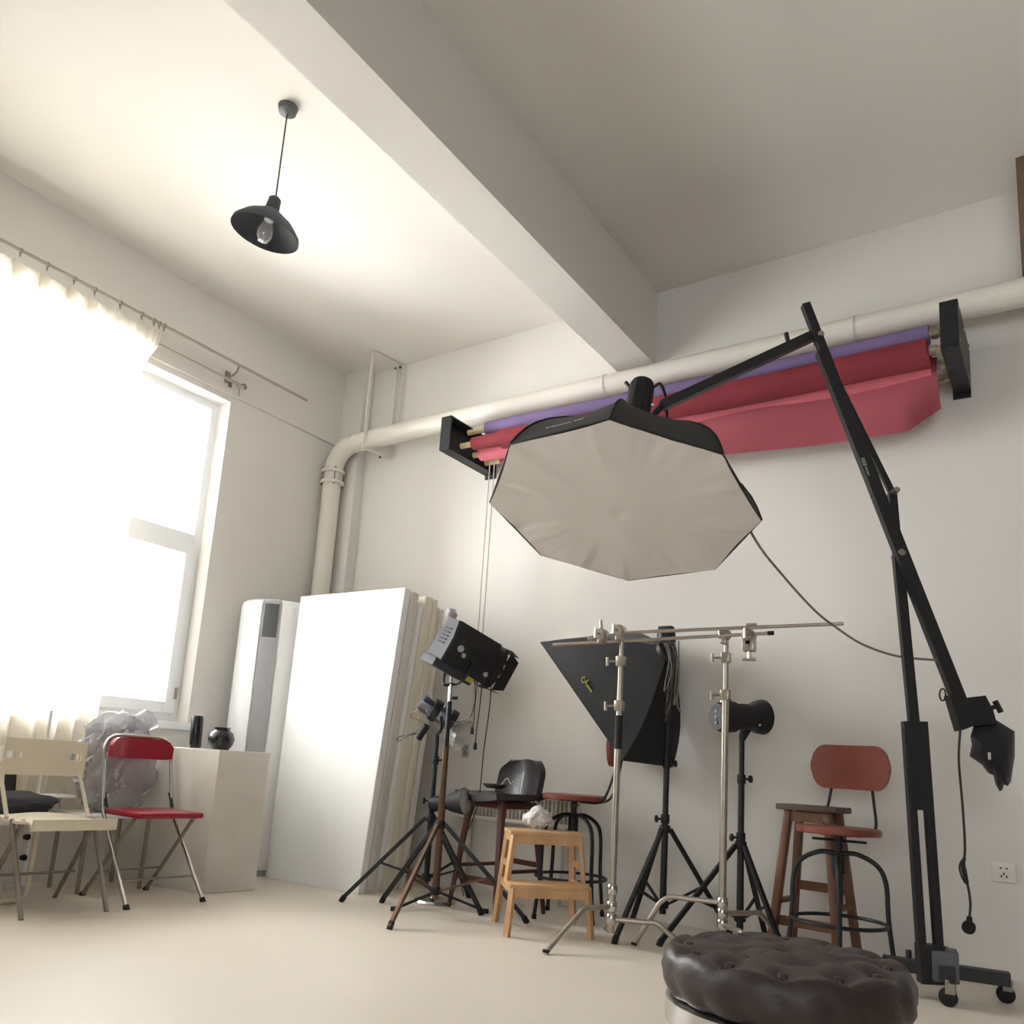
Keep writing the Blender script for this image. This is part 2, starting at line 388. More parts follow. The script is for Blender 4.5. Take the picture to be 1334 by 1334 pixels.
for o in ((hx+.01, yb_, ZC-.035), (hx+.06, yb_, ZC-.035), (hx+.0, yb_-.07, PZ-PR-.052)): obj('bolt', lathe(newbm(), [(.009, 0), (.009, .014)], o, (0, 0, 1), 6), M['black'], hg)

# ------------------------------------------------------------------ pendant lamp
lc = Vector((-3.20, 2.31, 3.345))
pl_ = thing('pendant_lamp', 'grey industrial pendant lamp hanging from the ceiling at upper left', 'lamp', (lc.x, lc.y, ZC))
rr = .168
tilt = Vector((.18, .05, 1)).normalized()
b = newbm(); lathe(b, [(rr, 0), (rr*.98, .02), (rr*.72, .07), (rr*.42, .105), (.035, .13), (.03, .19), (.02, .2)], lc, tilt, 32, False, True)
bmesh.ops.solidify(b, geom=b.faces[:], thickness=.003); obj('lamp_shade', b, M['shade'], pl_)
obj('socket', lathe(newbm(), [(.022, .07), (.024, .12), (.02, .14)], lc, tilt, 16), M['white'], pl_)
obj('bulb', lathe(newbm(), [(.004, -.045), (.022, -.04), (.036, -.015), (.038, .01), (.03, .04), (.018, .075)], lc, tilt, 20), M['bulb'], pl_)
obj('cord', tube(newbm(), [lc+tilt*.2, Vector((lc.x+.04, lc.y+.01, ZC-.03))], .004, 8), M['cable'], pl_)
obj('canopy', lathe(newbm(), [(.05, 0), (.045, -.03), (.012, -.045)], (lc.x+.04, lc.y+.01, ZC), (0, 0, 1), 20), M['shade'], pl_)

# ------------------------------------------------------------------ backdrop brackets and rolls
def bracket(x0, x1, side, label):
    t = thing('backdrop_bracket', label, 'bracket', (x0, YB, 3.1), 'roller brackets for the backdrops')
    yn = 4.17; z0, z1 = 2.945, 3.19
    px_ = x0 if side > 0 else x1
    obj('side_plate', bx(newbm(), px_-.006, px_+.006, yn, YB, z0, z1), M['black'], t)
    b = newbm(); bx(b, x0, x1, yn, yn+.012, z0+.0, z1); obj('front_flange', b, M['black'], t)
    b = newbm(); bx(b, x0, x1, yn, YB, z0, z0+.01); obj('bottom_flange', b, M['black'], t)
    b = newbm(); bx(b, x0, x1, yn, YB, z1-.01, z1); obj('top_flange', b, M['black'], t)
    b = newbm(); bx(b, x0-.005, x1+.005, YB-.012, YB, z0-.03, z1+.03); obj('wall_plate', b, M['black'], t)
    for (y, z) in ((yn+.03, z1-.03), (yn+.03, z0+.04), (4.42, z1-.04), (4.6, z0+.03), (4.66, z1-.03)):
        xx = x1+.004 if side < 0 else x0-.004
        obj('bolt', lathe(newbm(), [(.009, -.004), (.009, .006)], (xx, y, z), (1, 0, 0), 8), M['nickel'], t)
    return t
bl = bracket(-3.53, -3.45, 1, 'black steel roller bracket holding the left ends of the backdrops')
brr = bracket(-.43, -.355, -1, 'black steel roller bracket holding the right ends of the backdrops')
ROLLS = [('purple', 4.37, 3.135, .05, 'purple backdrop paper roll at the top of the rack', 'core', -3.28),
         ('redcl', 4.30, 3.01, .044, 'crimson backdrop roll nearest the camera in the rack', 'core', -3.34),
         ('pink', 4.45, 2.995, .05, 'pink backdrop roll in the middle of the rack', 'core', -3.38),
         ('pinkred', 4.60, 2.99, .045, 'rose red backdrop roll nearest the wall in the rack', 'core', -3.3)]
for mname, y, z, r, lab, _, xs in ROLLS:
    t = thing('backdrop_roll', lab, 'backdrop', (-1.95, y, z), 'rolled backdrops on the wall rack')
    obj('core', tube(newbm(), [(-3.447, y, z), (-.44, y, z)], .02, 14), M['card'], t)
    n = 24
    def rad(u): return r*(1+.25*math.sin(u*9)*(.0 if mname == 'purple' else .25) + (0 if mname == 'purple' else .5*math.sin(min(1, u*1.3)*math.pi/2)))
    pts = [(xs+(-.50-xs)*k/n, y, z-.012*math.sin(math.pi*k/n)) for k in range(n+1)]
    obj('rolled_cloth', tube(newbm(), pts, [rad(k/n) for k in range(n+1)], 20), M[mname], t)
    obj('end_fitting', lathe(newbm(), [(.026, 0), (.026, .03), (.012, .031), (.012, .05)], (-.49, y, z), (1, 0, 0), 12), M['nickel'], t)
    if mname == 'pinkred':
        # cloth hanging loose below
        def dr(u, v):
            x = -2.75+(-.475+2.75)*u
            drop = .34-.10*(1-u)**1.5
            if u > .93: drop -= (u-.93)/.07*.10
            yy = 4.44 - .035*math.sin(v*math.pi) + .10*v*v + .012*math.sin(x*6+v*2)
            zz = 3.035-drop*v
            return Vector((x, yy, zz))
        b = newbm(); sheet(b, dr, 60, 14, .004)
        obj('hanging_cloth', b, M['pinkred'], t)
    if mname == 'redcl':
        def dr2(u, v):
            x = -3.1+(-.49+3.1)*u
            a = -.5+v*2.6
            rr_ = .075+.01*math.sin(x*3)
            return Vector((x, y+.01-rr_*math.cos(a)*.9, z-.01+rr_*.2-rr_*math.sin(a)*1.0-.02*u))
        obj('loose_fold', sheet(newbm(), dr2, 50, 10, .003), M['redcl'], t)
# pull ropes
for k, (px0, px1) in enumerate(((637, 622), (643, 627))):
    a = at(px0, 622, 1, 4.5); bb = Vector((a.x+.0, 4.5, .95))
    t = tube(newbm(), [(a.x-.0, 4.5, 2.95), bb], .004, 6); o = obj('pull_rope', t, M['rope'])
    tag(o, ('left' if k == 0 else 'right') + ' of two thin white pull ropes hanging from the left roller bracket', 'rope', 'pull ropes')

# ================================================================== octabox on boom stand
OC = Vector((-1.659, 3.258, 2.003)); ON = Vector((.031, -.305, -.952)).normalized(); OR = .62
oa = ON.cross(Vector((0, 0, 1))).normalized(); ob = ON.cross(oa)
def octv(k, r=OR, d=0): 
    t = -.265+k*math.pi/4; return OC+r*(math.cos(t)*oa+math.sin(t)*ob)+ON*d
apex = OC-ON*.50
oct_ = thing('octagonal_softbox', 'huge white octagonal softbox hanging face-down from the boom arm', 'softbox', tuple(OC))
# eight fabric panels (curved), with the lip
for k in range(8):
    b = newbm(); nu, nv = 8, 10
    def pan(u, v):
        # v 0 at rim, 1 at speed ring
        a0, a1 = octv(k), octv(k+1); e = a0.lerp(a1, u)
        rim = e-OC
        rr_ = 1-v; shape = (1-(v)**1.0)
        # dome-like profile: radial falls slow at first
        rad_ = 1-.88*v+.19*math.sin(math.pi*v)
        pinch = 1-.06*math.sin(math.pi*u)*math.sin(math.pi*v)
        hgt = .48*v
        return OC+rim*rad_*pinch-ON*hgt
    sheet(b, pan, nu, nv, .003)
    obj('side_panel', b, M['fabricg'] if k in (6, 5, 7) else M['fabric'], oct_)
# rods
for k in range(8):
    pts = []
    for j in range(9):
        v = j/8; rad_ = 1-.88*v+.19*math.sin(math.pi*v)
        pts.append(OC+(octv(k)-OC)*rad_*1.003-ON*(.48*v+.002))
    obj('rib', tube(newbm(), pts, .005, 6), M['blackm'], oct_)
# diffuser face, slightly recessed & tensioned
b = newbm(); c = b.verts.new(OC+ON*.004); ringsv = []
NR = 18
for i in range(1, NR+1):
    row = []
    for k in range(8):
        for s in range(28):
            p = octv(k).lerp(octv(k+1), s/28); f_ = i/NR
            ed = math.sin(math.pi*s/28); th_ = (k+s/28)
            wr = .022*(noise.noise(Vector((th_*3.3, f_*.9, k*1.7)))+.6*noise.noise(Vector((th_*8, f_*1.2, 3.1))))*max(0, f_-.45)**1.1*(1 if f_ < .97 else .2)
            wr += .006*noise.noise(Vector((math.cos(th_*.785)*f_*2.5, math.sin(th_*.785)*f_*2.5, 7)))
            row.append(b.verts.new(OC+(p-OC)*f_*(1-.012*ed*(f_ > .9))+ON*(.004+.012*(1-f_)+wr)))
    ringsv.append(row)
n = len(ringsv[0])
for q in range(n): b.faces.new((c, ringsv[0][q], ringsv[0][(q+1) % n]))
for A, B in zip(ringsv, ringsv[1:]):
    for q in range(n): b.faces.new((A[q], B[q], B[(q+1) % n], A[(q+1) % n]))
obj('diffuser', b, M['diff'], oct_)
b = newbm(); tube(b, [octv(k).lerp(octv(k+1), s/4) for k in range(8) for s in range(4)], .0045, 6, closed=True); obj('rim_binding', b, M['fabric'], oct_)
obj('speed_ring', lathe(newbm(), [(.07, 0), (.085, .005), (.085, .03), (.07, .035)], OC-ON*.46, -ON, 24), M['black'], oct_)
# lettering strip on the panel facing camera-left
def textobj(name, s, size, m, parent, origin, xd, yd, ext=.0008):
    cu = bpy.data.curves.new(name, 'FONT'); cu.body = s; cu.size = size; cu.extrude = ext; cu.align_x = 'CENTER'; cu.align_y = 'CENTER'
    tmp = bpy.data.objects.new('tmp', cu); C.objects.link(tmp)
    dg = bpy.context.evaluated_depsgraph_get(); me = bpy.data.meshes.new_from_object(tmp.evaluated_get(dg))
    bpy.data.objects.remove(tmp)
    xd = Vector(xd).normalized(); zd = xd.cross(Vector(yd)).normalized(); yd = zd.cross(xd)
    mt = Matrix(((xd.x, yd.x, zd.x, origin[0]), (xd.y, yd.y, zd.y, origin[1]), (xd.z, yd.z, zd.z, origin[2]), (0, 0, 0, 1)))
    me.transform(mt); bm = bmesh.new(); bm.from_mesh(me); return obj(name, bm, m, parent, smooth=False)

# boom geometry lies in a vertical plane through the post
p0 = Vector((-.6, 3.95, 0)); pd = Vector((-1.05, -.55, 0)).normalized(); pn = Vector((pd.y, -pd.x, 0))
def bp(x, y, off=0): return atp(x, y, p0+pn*off, pn)
boom = thing('boom_stand', 'tall black wheeled boom stand whose crossed arms carry the octagonal softbox', 'boom stand', (-.5, 4.0, 0))
low = bp(1212, 1247); mid = bp(1191, 940); mid2 = bp(1196, 1055); piv = bp(1169, 723); top = bp(1162, 642)
ax_ = (mid-low).normalized(); sx_ = pn.cross(ax_).normalized()
wv = .034
obj('post_rail', bar(newbm(), low-sx_*wv, mid-sx_*wv, .031, .04, pn), M['black'], boom)
obj('post_rail', bar(newbm(), low+sx_*wv, mid+sx_*wv, .031, .04, pn), M['black'], boom)
obj('post_sleeve', bar(newbm(), mid2, mid, .075, .05, pn), M['black'], boom)
obj('post_foot', bar(newbm(), low-ax_*.10, low+ax_*.05, .10, .06, pn), M['black'], boom)
obj('inner_post', bar(newbm(), mid-ax_*.1, piv, .04, .035, pn), M['black'], boom)
obj('upper_link', bar(newbm(), piv, top, .035, .03, pn), M['black'], boom)
bt, bb_ = bp(1049, 397, -.03), bp(1262, 945, -.03)
bj = bp(1066, 446, -.03)
obj('beam', bar(newbm(), bt, bb_, .038, .04, pn), M['black'], boom)
tipd = (bt-bj).normalized()
obj('beam_sleeve', bar(newbm(), bj-tipd*.05, bb_, .052, .046, pn), M['black'], boom)
obj('parallel_link', bar(newbm(), bp(1072, 460, .03), bp(1161, 640, .03), .027, .022, pn), M['black'], boom)
armA, armB = bp(1060, 437), bp(862, 529)
obj('arm', bar(newbm(), armA, armB, .045, .04, pn), M['black'], boom)
obj('arm_knob', tube(newbm(), [bp(1027, 447), bp(1024, 434)], .011, 10), M['black'], boom)
for q in (piv, bp(1163, 643), bp(1066, 442), bp(1170, 724)):
    obj('pivot_bolt', lathe(newbm(), [(.012, -.06), (.014, -.056), (.014, .045), (.012, .05)], q, pn, 14), M['steel'], boom)
# base
zb_ = .12
ba, bb2 = at(1160, 1254, 2, zb_), at(1316, 1276, 2, zb_)
bd = (bb2-ba).normalized(); ba = ba-bd*.03; bn = Vector((bd.y, -bd.x, 0))
obj('base_bar', bar(newbm(), ba, bb2, .06, .05, (0, 0, 1)), M['black'], boom)
mc = at(1232, 1262, 2, zb_)
obj('base_bar', bar(newbm(), mc+Vector((0, .0, 0))-bn*.42, mc+bn*.12, .06, .05, (0, 0, 1)), M['black'], boom)
obj('base_block', box(newbm(), mc+Vector((.0, -.03, .02)), (.1, .12, .12), Matrix.Rotation(math.atan2(bd.y, bd.x), 3, 'Z'), .006), M['shade'], boom)
obj('base_knob', lathe(newbm(), [(.012, 0), (.012, .03)], ba+bd*.10+Vector((0, 0, .03)), (0, 0, 1), 10), M['black'], boom)
def castor(p):
    b = newbm(); lathe(b, [(.03, -.014), (.035, -.012), (.035, .012), (.03, .014)], (p.x, p.y, .035), bn, 16)
    c_ = obj('castor', b, M['rubber'], boom)
    b = newbm(); box(b, (p.x+.01, p.y, .07), (.035, .05, .04)); tube(b, [(p.x, p.y, .06), (p.x, p.y, zb_-.02)], .01, 8); obj('castor_fork', b, M['steel'], c_)
castor(at(1310, 1290, 2, .05)); castor(ba+bd*.03); castor(mc+bn*.12+Vector((0, 0, 0))); castor(mc-bn*.40)
# counterweight box, head and sand bag
hd = bp(1275, 936, -.03)
obj('counterweight_box', prism(newbm(), [bp(*q, -.06) for q in ((1238, 905), (1248, 912), (1258, 909), (1284, 906), (1294, 925), (1299, 943), (1268, 946), (1252, 952))], pn, .07), M['black'], boom)
b = newbm(); tube(b, [bp(1292, 922), bp(1299, 920)], .01, 8); tube(b, [bp(1296, 913), bp(1304, 928)], .012, 8); obj('locking_knob', b, M['black'], boom)
# sand bag: lumpy hanging mass
sb_ = thing('sandbag', 'black fabric counterweight bag hanging from the low end of the boom beam', 'sandbag', tuple(bp(1293, 980)))
def blob(center, rx, ry, rz, seed, rough_=.25, sub=3, rot=None, fold=0, ridge=0):
    b = newbm(); bmesh.ops.create_icosphere(b, subdivisions=sub, radius=1)
    for v in b.verts:
        n_ = noise.noise(v.co*1.6+Vector((seed, 0, 0)))*rough_ + noise.noise(v.co*4+Vector((0, seed, 0)))*rough_*.5
        if fold: n_ += fold*abs(noise.noise(Vector((v.co.x*6, v.co.y*6, v.co.z*1.5))+Vector((seed, seed, 0))))
        if ridge:
            c0 = v.co; e_ = c0.z*.8-c0.y*.6; l_ = c0.y*.8+c0.z*.6; w_ = .35*noise.noise(c0*2+Vector((seed, 1, 2)))
            n_ += ridge*(.5-abs(noise.noise(Vector((e_*7+w_*6, l_*1.3, seed+c0.x))))*1.6)
            n_ += ridge*.5*noise.noise(Vector((e_*15+w_*9, l_*2.5, seed)))
        p = v.co*(1+n_); p = Vector((p.x*rx, p.y*ry, p.z*rz))
        if rot: p = rot @ p
        v.co = p+Vector(center)
    return b
poly = [(1268, 946), (1264, 960), (1267, 965), (1263, 985), (1280, 997), (1287, 1007), (1294, 1010), (1297, 1022), (1302, 1031), (1306, 1029), (1308, 1022), (1313, 1024), (1317, 1018), (1322, 985), (1322, 953), (1298, 938)]
b = newbm(); cpx = Vector((1294, 975)); A = []; 
layers = [(.0, .55), (.25, .85), (.5, 1), (.75, .85), (1, .55)]
for (l, s) in layers:
    A.append([b.verts.new(bp(cpx.x+(x-cpx.x)*s, cpx.y+(y-cpx.y)*s, -.07+.13*l)) for x, y in poly])
for P_, Q_ in zip(A, A[1:]):
    for k in range(len(poly)): b.faces.new((P_[k], P_[(k+1) % len(poly)], Q_[(k+1) % len(poly)], Q_[k]))
b.faces.new(A[0]); b.faces.new(A[-1][::-1])
obj('bag_body', b, M['fabric'], sb_)
obj('strap', tube(newbm(), catmull([bp(1280, 940, .02), bp(1300, 950, .045), bp(1312, 975, .05), bp(1300, 1000, .045)], 5), .012, 6), M['blackm'], sb_)
obj('strap', tube(newbm(), catmull([bp(1275, 945, .0), bp(1268, 965, .02), bp(1285, 1000, .04)], 5), .010, 6), M['blackm'], sb_)
obj('bright_gap_chip', box(newbm(), bp(1289, 985, -.075), (.01, .014, .03)), M['nickel'], sb_)  # pale chip added in place of the bright see-through hole in the bag
# cables of the boom
cb = thing('power_cable', 'thin black power cable hanging from the boom end with a bundled loop and plug', 'cable', tuple(bp(1251, 950)))
pts = [bp(1251, 950), bp(1249, 990), bp(1254, 1050), bp(1257, 1100), bp(1256, 1118), bp(1252, 1123), bp(1254, 1130), bp(1260, 1150), bp(1264, 1175), bp(1263, 1195)]
obj('cord', tube(newbm(), catmull(pts, 6), .005, 8), M['cable'], cb)
for dx in (0, 3): obj('coil_loop', tube(newbm(), catmull([bp(1256+dx/2, 1118), bp(1250+dx, 1128), bp(1253+dx, 1142), bp(1259+dx/2, 1151), bp(1259, 1140), bp(1256, 1125)], 5, True), .0045, 6, closed=True), M['cable'], cb)
b = newbm(); pq = bp(1262, 1208); lathe(b, [(.018, -.014), (.026, -.01), (.026, .01), (.018, .014)], pq, (0, 1, .2), 18); tube(b, [bp(1263, 1194), bp(1262.5, 1206)], [.01, .014], 10); obj('plug', b, M['rubber'], cb)
for (x, y, s) in ((1230, 905, 1), (1238, 880, -1)):
    b = newbm(); tube(b, [bp(x+s*-2+4*math.cos(a), y+8*math.sin(a), -.03) for a in [k*math.pi/6 for k in range(12)]], .004, 6, closed=True); obj('cable_tie', b, M['cable'], cb)
cc = tube(newbm(), catmull([OC+ON*-.05+Vector((.40, .33, .1)), at(985, 705, 1, 3.62), at(1020, 750, 1, 3.75), at(1060, 794, 1, 3.82), at(1090, 818, 1, 3.9), at(1125, 840, 1, 3.93), at(1170, 855, 1, 3.97), at(1222, 860, 1, 3.99)], 6), .0055, 8)
tag(obj('sync_cable', cc, M['gcable']), 'grey cable sagging from the octagonal softbox to the boom beam', 'cable')
# the light head behind the octabox
hl = thing('studio_strobe', 'black strobe head mounted behind the octagonal softbox', 'studio light', tuple(OC-ON*.5))
hdx = (-ON)
hc = OC-ON*.49
obj('body', lathe(newbm(), [(.055, 0), (.062, .01), (.062, .26), (.055, .28), (.03, .285)], hc, hdx, 24), M['blackm'], hl)
b = newbm()
for k in range(12):
    a = k*math.pi/6; f3 = frame(hdx); d_ = f3 @ Vector((math.cos(a), math.sin(a), 0)); bar(b, hc+d_*.058+hdx*.03, hc+d_*.058+hdx*.24, .006, .01, d_)
obj('cooling_fins', b, M['black'], hl)
obj('side_knob', tube(newbm(), [hc+R_*-.05+hdx*.24, hc+R_*-.085+hdx*.29], .010, 8), M['black'], hl)
obj('yoke', tube(newbm(), catmull([hc+R_*.06+hdx*.26, hc+R_*.09+hdx*.28, hc+R_*.13+hdx*.18, hc+R_*.15+hdx*.05], 6), .007, 8), M['black'], hl)
b = newbm(); tube(b, [armB, hc+R_*.06+hdx*.04], .016, 10); obj('mount', b, M['black'], hl)
obj('bolt', lathe(newbm(), [(.007, 0), (.007, .01)], at(851, 528, 1, 3.3), (0, -1, 0), 8), M['chrome'], hl)

# ================================================================== generic tripod stand
def ring_pt(c, r, z, n): return [(c[0]+r*math.cos(2*math.pi*k/n), c[1]+r*math.sin(2*math.pi*k/n), z) for k in range(n)]
def tripod(label, cat, c, feet, zh, zl, ztop, m, r=.011, poles=None, bm_leg=None, name='light_stand', group=None, zbot=.12, legm=None):
    t = thing(name, label, cat, (c[0], c[1], 0), group)
    for i, f in enumerate(feet):
        d = Vector((f[0]-c[0], f[1]-c[1], 0)).normalized()
        a = Vector((c[0], c[1], zh))+d*.03; e = Vector((f[0], f[1], .012))
        mm = (legm[i] if legm else m)
        lg = obj('leg', bar(newbm(), a, e, r*1.5, r*1.9, d), mm, t)
        obj('rubber_foot', tube(newbm(), [e-(e-a).normalized()*.03, (f[0], f[1], 0.001)], r*1.35, 8), M['rubber'], lg)
        q = a.lerp(e, .55); lo = Vector((c[0], c[1], zl))+d*.025
        obj('brace', bar(newbm(), lo, q, r*1.0, r*1.0, d), M['black'] if m is not M['bronze'] else m, t)
    for (z0, z1, rr_) in poles:
        obj('pole', tube(newbm(), [(c[0], c[1], z0), (c[0], c[1], z1)], rr_, 14), m, t)
    for z in (zh, zl): obj('collar', lathe(newbm(), [(r*2.2, -.02), (r*2.4, -.015), (r*2.4, .015), (r*2.2, .02)], (c[0], c[1], z), (0, 0, 1), 16), M['blackm'], t)
    for k, (z0, z1, rr_) in enumerate(poles[:-1]):
        kx = Vector((c[0], c[1], z1-.02))
        obj('collar', lathe(newbm(), [(rr_+.004, -.025), (rr_+.006, -.02), (rr_+.006, .02), (rr_+.003, .025)], kx, (0, 0, 1), 14), M['blackm'], t)
        s = R_*(1 if k % 2 else -1)
        b = newbm(); tube(b, [kx, kx+s*.045], .006, 8); lathe(b, [(.017, 0), (.02, .004), (.02, .014), (.014, .018)], kx+s*.04, s, 10); obj('knob', b, M['blackm'], t)
    return t

# --- stand A (small chromed spot)
tA = (-3.2, 3.98)
tripod('black tripod stand holding the small chrome spotlight by the white boards', 'light stand', tA, [(-3.565, 3.665), (-2.80, 4.0), (-3.22, 4.45)], .50, .16, 1.02, M['black'],
       .012, [(.12, .62, .017), (.6, .86, .0145), (.84, 1.0, .012)])
# --- stand B (fresnel)
tB = (-2.93, 3.73)
tripod('tripod stand with bronze lower tube and chrome tip under the big black fresnel light', 'light stand', tB, [(-2.856, 3.293), (-2.508, 4.02), (-3.413, 3.847)], .49, .14, 1.2, M['bronze'],
       .012, [(.10, .92, .0175)], legm=[M['bronze'], M['black'], M['black']])
tb_root = [o for o in bpy.data.objects if o.name.startswith('light_stand') and o.parent is None][-1]
obj('pole', tube(newbm(), [(tB[0], tB[1], .9), (tB[0], tB[1], 1.17)], .0145, 14), M['black'], tb_root, 'black middle section')
obj('pole', tube(newbm(), [(tB[0], tB[1], 1.15), (tB[0], tB[1], 1.27)], .012, 14), M['chrome'], tb_root, 'chrome tip')
kk = Vector((tB[0], tB[1], 1.19)); b = newbm(); tube(b, [kk, kk+R_*.03], .005, 8); lathe(b, [(.016, 0), (.016, .016)], kk+R_*.03-U_*.008, U_, 10); obj('knob', b, M['blackm'], tb_root)

# --- fresnel head
fh = thing('fresnel_light', 'big black fresnel studio light with barn doors tilted down on the tall stand', 'studio light', (tB[0], tB[1], 1.27))
fu = (R_*.80+U_*-.50+_f*.42).normalized()             # optical axis
fs = (_f*-1 + R_*.25); fs = (fs-fu*fs.dot(fu)).normalized()   # side facing camera
fup = fu.cross(fs).normalized()
if fup.z < 0: fup = -fup
fc = at(606, 849, 1, 3.74)
Rf = Matrix((fs, fup, fu)).transposed()
hs = [(-.125, -.115), (.125, -.115), (.125, .03), (.08, .135), (-.08, .135), (-.125, .03)]
def fp(s, u_, a): return fc+fs*s+fup*u_+fu*a
prism_b = prism(newbm(), [fp(s, u_, -.14) for s, u_ in hs], fu, .29); bmesh.ops.bevel(prism_b, geom=prism_b.edges[:], offset=.006, segments=1, affect='EDGES')
body = obj('housing', prism_b, M['blackm'], fh)
b = prism(newbm(), [fp(s*.97, u_*.97, -.155) for s, u_ in hs], fu, .016); obj('rear_plate', b, M['housing'], fh, 'grey slotted rear plate')
for k in range(5): obj('vent_slot', bar(newbm(), fp(-.05, .07-.022*k, -.158), fp(.05, .07-.022*k, -.158), .006, .008, fup), M['rubber'], fh)
b = newbm(); box(b, fp(.0, -.135, -.05), (.22, .05, .26), Rf, .005); obj('ballast_box', b, M['housing'], fh)
obj('label_plate', box(newbm(), fp(.112, -.13, .055), (.004, .03, .05), Rf), M['gold'], fh, 'yellow label')
obj('badge', lathe(newbm(), [(.012, 0), (.02, .002), (.02, .004), (.012, .004)], fp(.126, -.005, -.085), fs, 16), M['acgrey'], fh, 'round grey badge')
obj('badge', lathe(newbm(), [(.008, 0), (.014, .002), (.014, .004), (.008, .004)], fp(.126, -.03, -.05), fs, 16), M['print'], fh)
obj('front_ring', lathe(newbm(), [(.12, 0), (.135, .01), (.135, .06), (.125, .065)], fp(0, 0, .145), fu, 28), M['black'], fh)
obj('lens', lathe(newbm(), [(.105, 0), (.08, .012), (.03, .02), (.001, .022)], fp(0, 0, .17), fu, 24), M['lens'], fh)
for sgn, dv, wv2 in ((1, fup, fs), (-1, fup, fs), (1, fs, fup), (-1, fs, fup)):
    o_ = fc+fu*.20+dv*sgn*.128
    q = [o_-wv2*.12, o_+wv2*.12, o_+wv2*.09+fu*.075-dv*sgn*.012, o_-wv2*.09+fu*.075-dv*sgn*.012]
    obj('barn_door', prism(newbm(), q, dv, .003), M['black'], fh)
    obj('hinge', tube(newbm(), [o_-wv2*.04, o_+wv2*.04], .006, 6), M['steel'], fh)
yb0 = Vector((tB[0], tB[1], 1.27))
pts = [fp(.135, -.01, .02), fp(.14, -.08, .02), fp(.12, -.15, .02), yb0+R_*.03, yb0, yb0-R_*.04, fp(-.12, -.15, .0), fp(-.135, -.05, .0)]
obj('yoke', tube(newbm(), catmull(pts, 5), .008, 8), M['black'], fh)
obj('side_knob', lathe(newbm(), [(.022, 0), (.025, .005), (.025, .02), (.018, .024)], fp(.125, -.02, .02), fs, 14), M['blackm'], fh)
obj('knob', lathe(newbm(), [(.013, 0), (.015, .01), (.01, .012)], fp(.128, -.06, .12), fs, 12), M['nickel'], fh, 'silver knob')
for i, (x, y) in enumerate([((640, 905), 0), ((645, 905), 0)]): pass
# cables hanging from fresnel
def cable(name, label, pts2, depth, r=.0035, m='cable', extra=None):
    P_ = [at(x, y, 1, depth if not isinstance(depth, list) else depth[i]) for i, (x, y) in enumerate(pts2)]
    t = thing(name, label, 'cable', tuple(P_[0]))
    obj('cord', tube(newbm(), catmull(P_, 6), r, 8), M[m], t)
    if extra: obj('plug', tube(newbm(), [P_[-1]+Vector((0, 0, .02)), P_[-1]-Vector((0, 0, .02))], [.008, .011], 8), M['rubber'], t)
    return t
cable('lamp_cable', 'black cable with an inline plug dangling below the fresnel light', [(622, 888), (619, 915), (617, 940), (615, 952)], 3.76, extra=True)
cable('lamp_cable', 'longer black cable ending in a small connector below the fresnel light', [(628, 889), (625, 920), (621, 950), (619, 972)], 3.78, extra=True)
cable('lamp_cable', 'brown cable curving from the fresnel light to its stand', [(619, 888), (618, 915), (612, 934), (600, 940), (590, 941)], 3.74)
cable('lamp_cable', 'thin black cable running from the fresnel light down to the floor behind the stools', [(640, 890), (638, 920), (630, 980), (624, 1040), (614, 1072), (604, 1095), (600, 1140), (604, 1168)], [3.8, 3.85, 4.05, 4.2, 4.3, 4.35, 4.4, 4.45])

# --- small chrome spotlight on stand A
sp = thing('spotlight', 'small chrome and black spotlight on the stand beside the boards', 'studio light', (tA[0], tA[1], 1.0))
su = (R_*.80+U_*-.52+_f*.10).normalized(); scn = at(576, 931, 1, 3.98)
def lp(a): return scn+su*a
obj('rear_body', lathe(newbm(), [(.03, -.155), (.05, -.15), (.056, -.12), (.056, -.07), (.04, -.06)], scn, su, 24), M['dchrome'], sp)
obj('band', lathe(newbm(), [(.065, -.075), (.07, -.07), (.07, -.03), (.065, -.025)], scn, su, 24), M['black'], sp)
obj('barrel', lathe(newbm(), [(.058, -.03), (.06, -.02), (.06, .05), (.05, .055)], scn, su, 24), M['dchrome'], sp)
obj('front_rim', lathe(newbm(), [(.06, .045), (.068, .05), (.068, .085), (.06, .085)], scn, su, 24), M['blackm'], sp)
obj('lens', lathe(newbm(), [(.058, 0), (.04, .012), (.001, .018)], lp(.075), su, 20), M['lens'], sp)
for k in range(4): obj('cooling_fin', lathe(newbm(), [(.045, 0), (.062, 0), (.062, .004), (.045, .004)], lp(-.14+.018*k), su, 20), M['dchrome'], sp)
base_s = Vector((tA[0], tA[1], 1.0))
obj('yoke', tube(newbm(), catmull([scn-_f*.08, scn-_f*.07-U_*.08, base_s, scn+_f*.07-U_*.08, scn+_f*.08], 6), .008, 8), M['black'], sp)
b = newbm(); tube(b, [at(556, 945, 1, 3.92), at(545, 962, 1, 3.92)], .022, 10); obj('ballast', b, M['blackm'], sp)
obj('cable', tube(newbm(), catmull([at(545, 950, 1, 3.92), at(535, 956, 1, 3.92), at(520, 960, 1, 3.92), at(519, 966, 1, 3.92), at(532, 958, 1, 3.9), at(545, 955, 1, 3.92)], 6), .0035, 8), M['cable'], sp)
obj('cable', tube(newbm(), catmull([at(545, 925, 1, 3.95), at(536, 930, 1, 3.95), at(537, 936, 1, 3.95), at(548, 937, 1, 3.95)], 6), .003, 8), M['bronze'], sp)

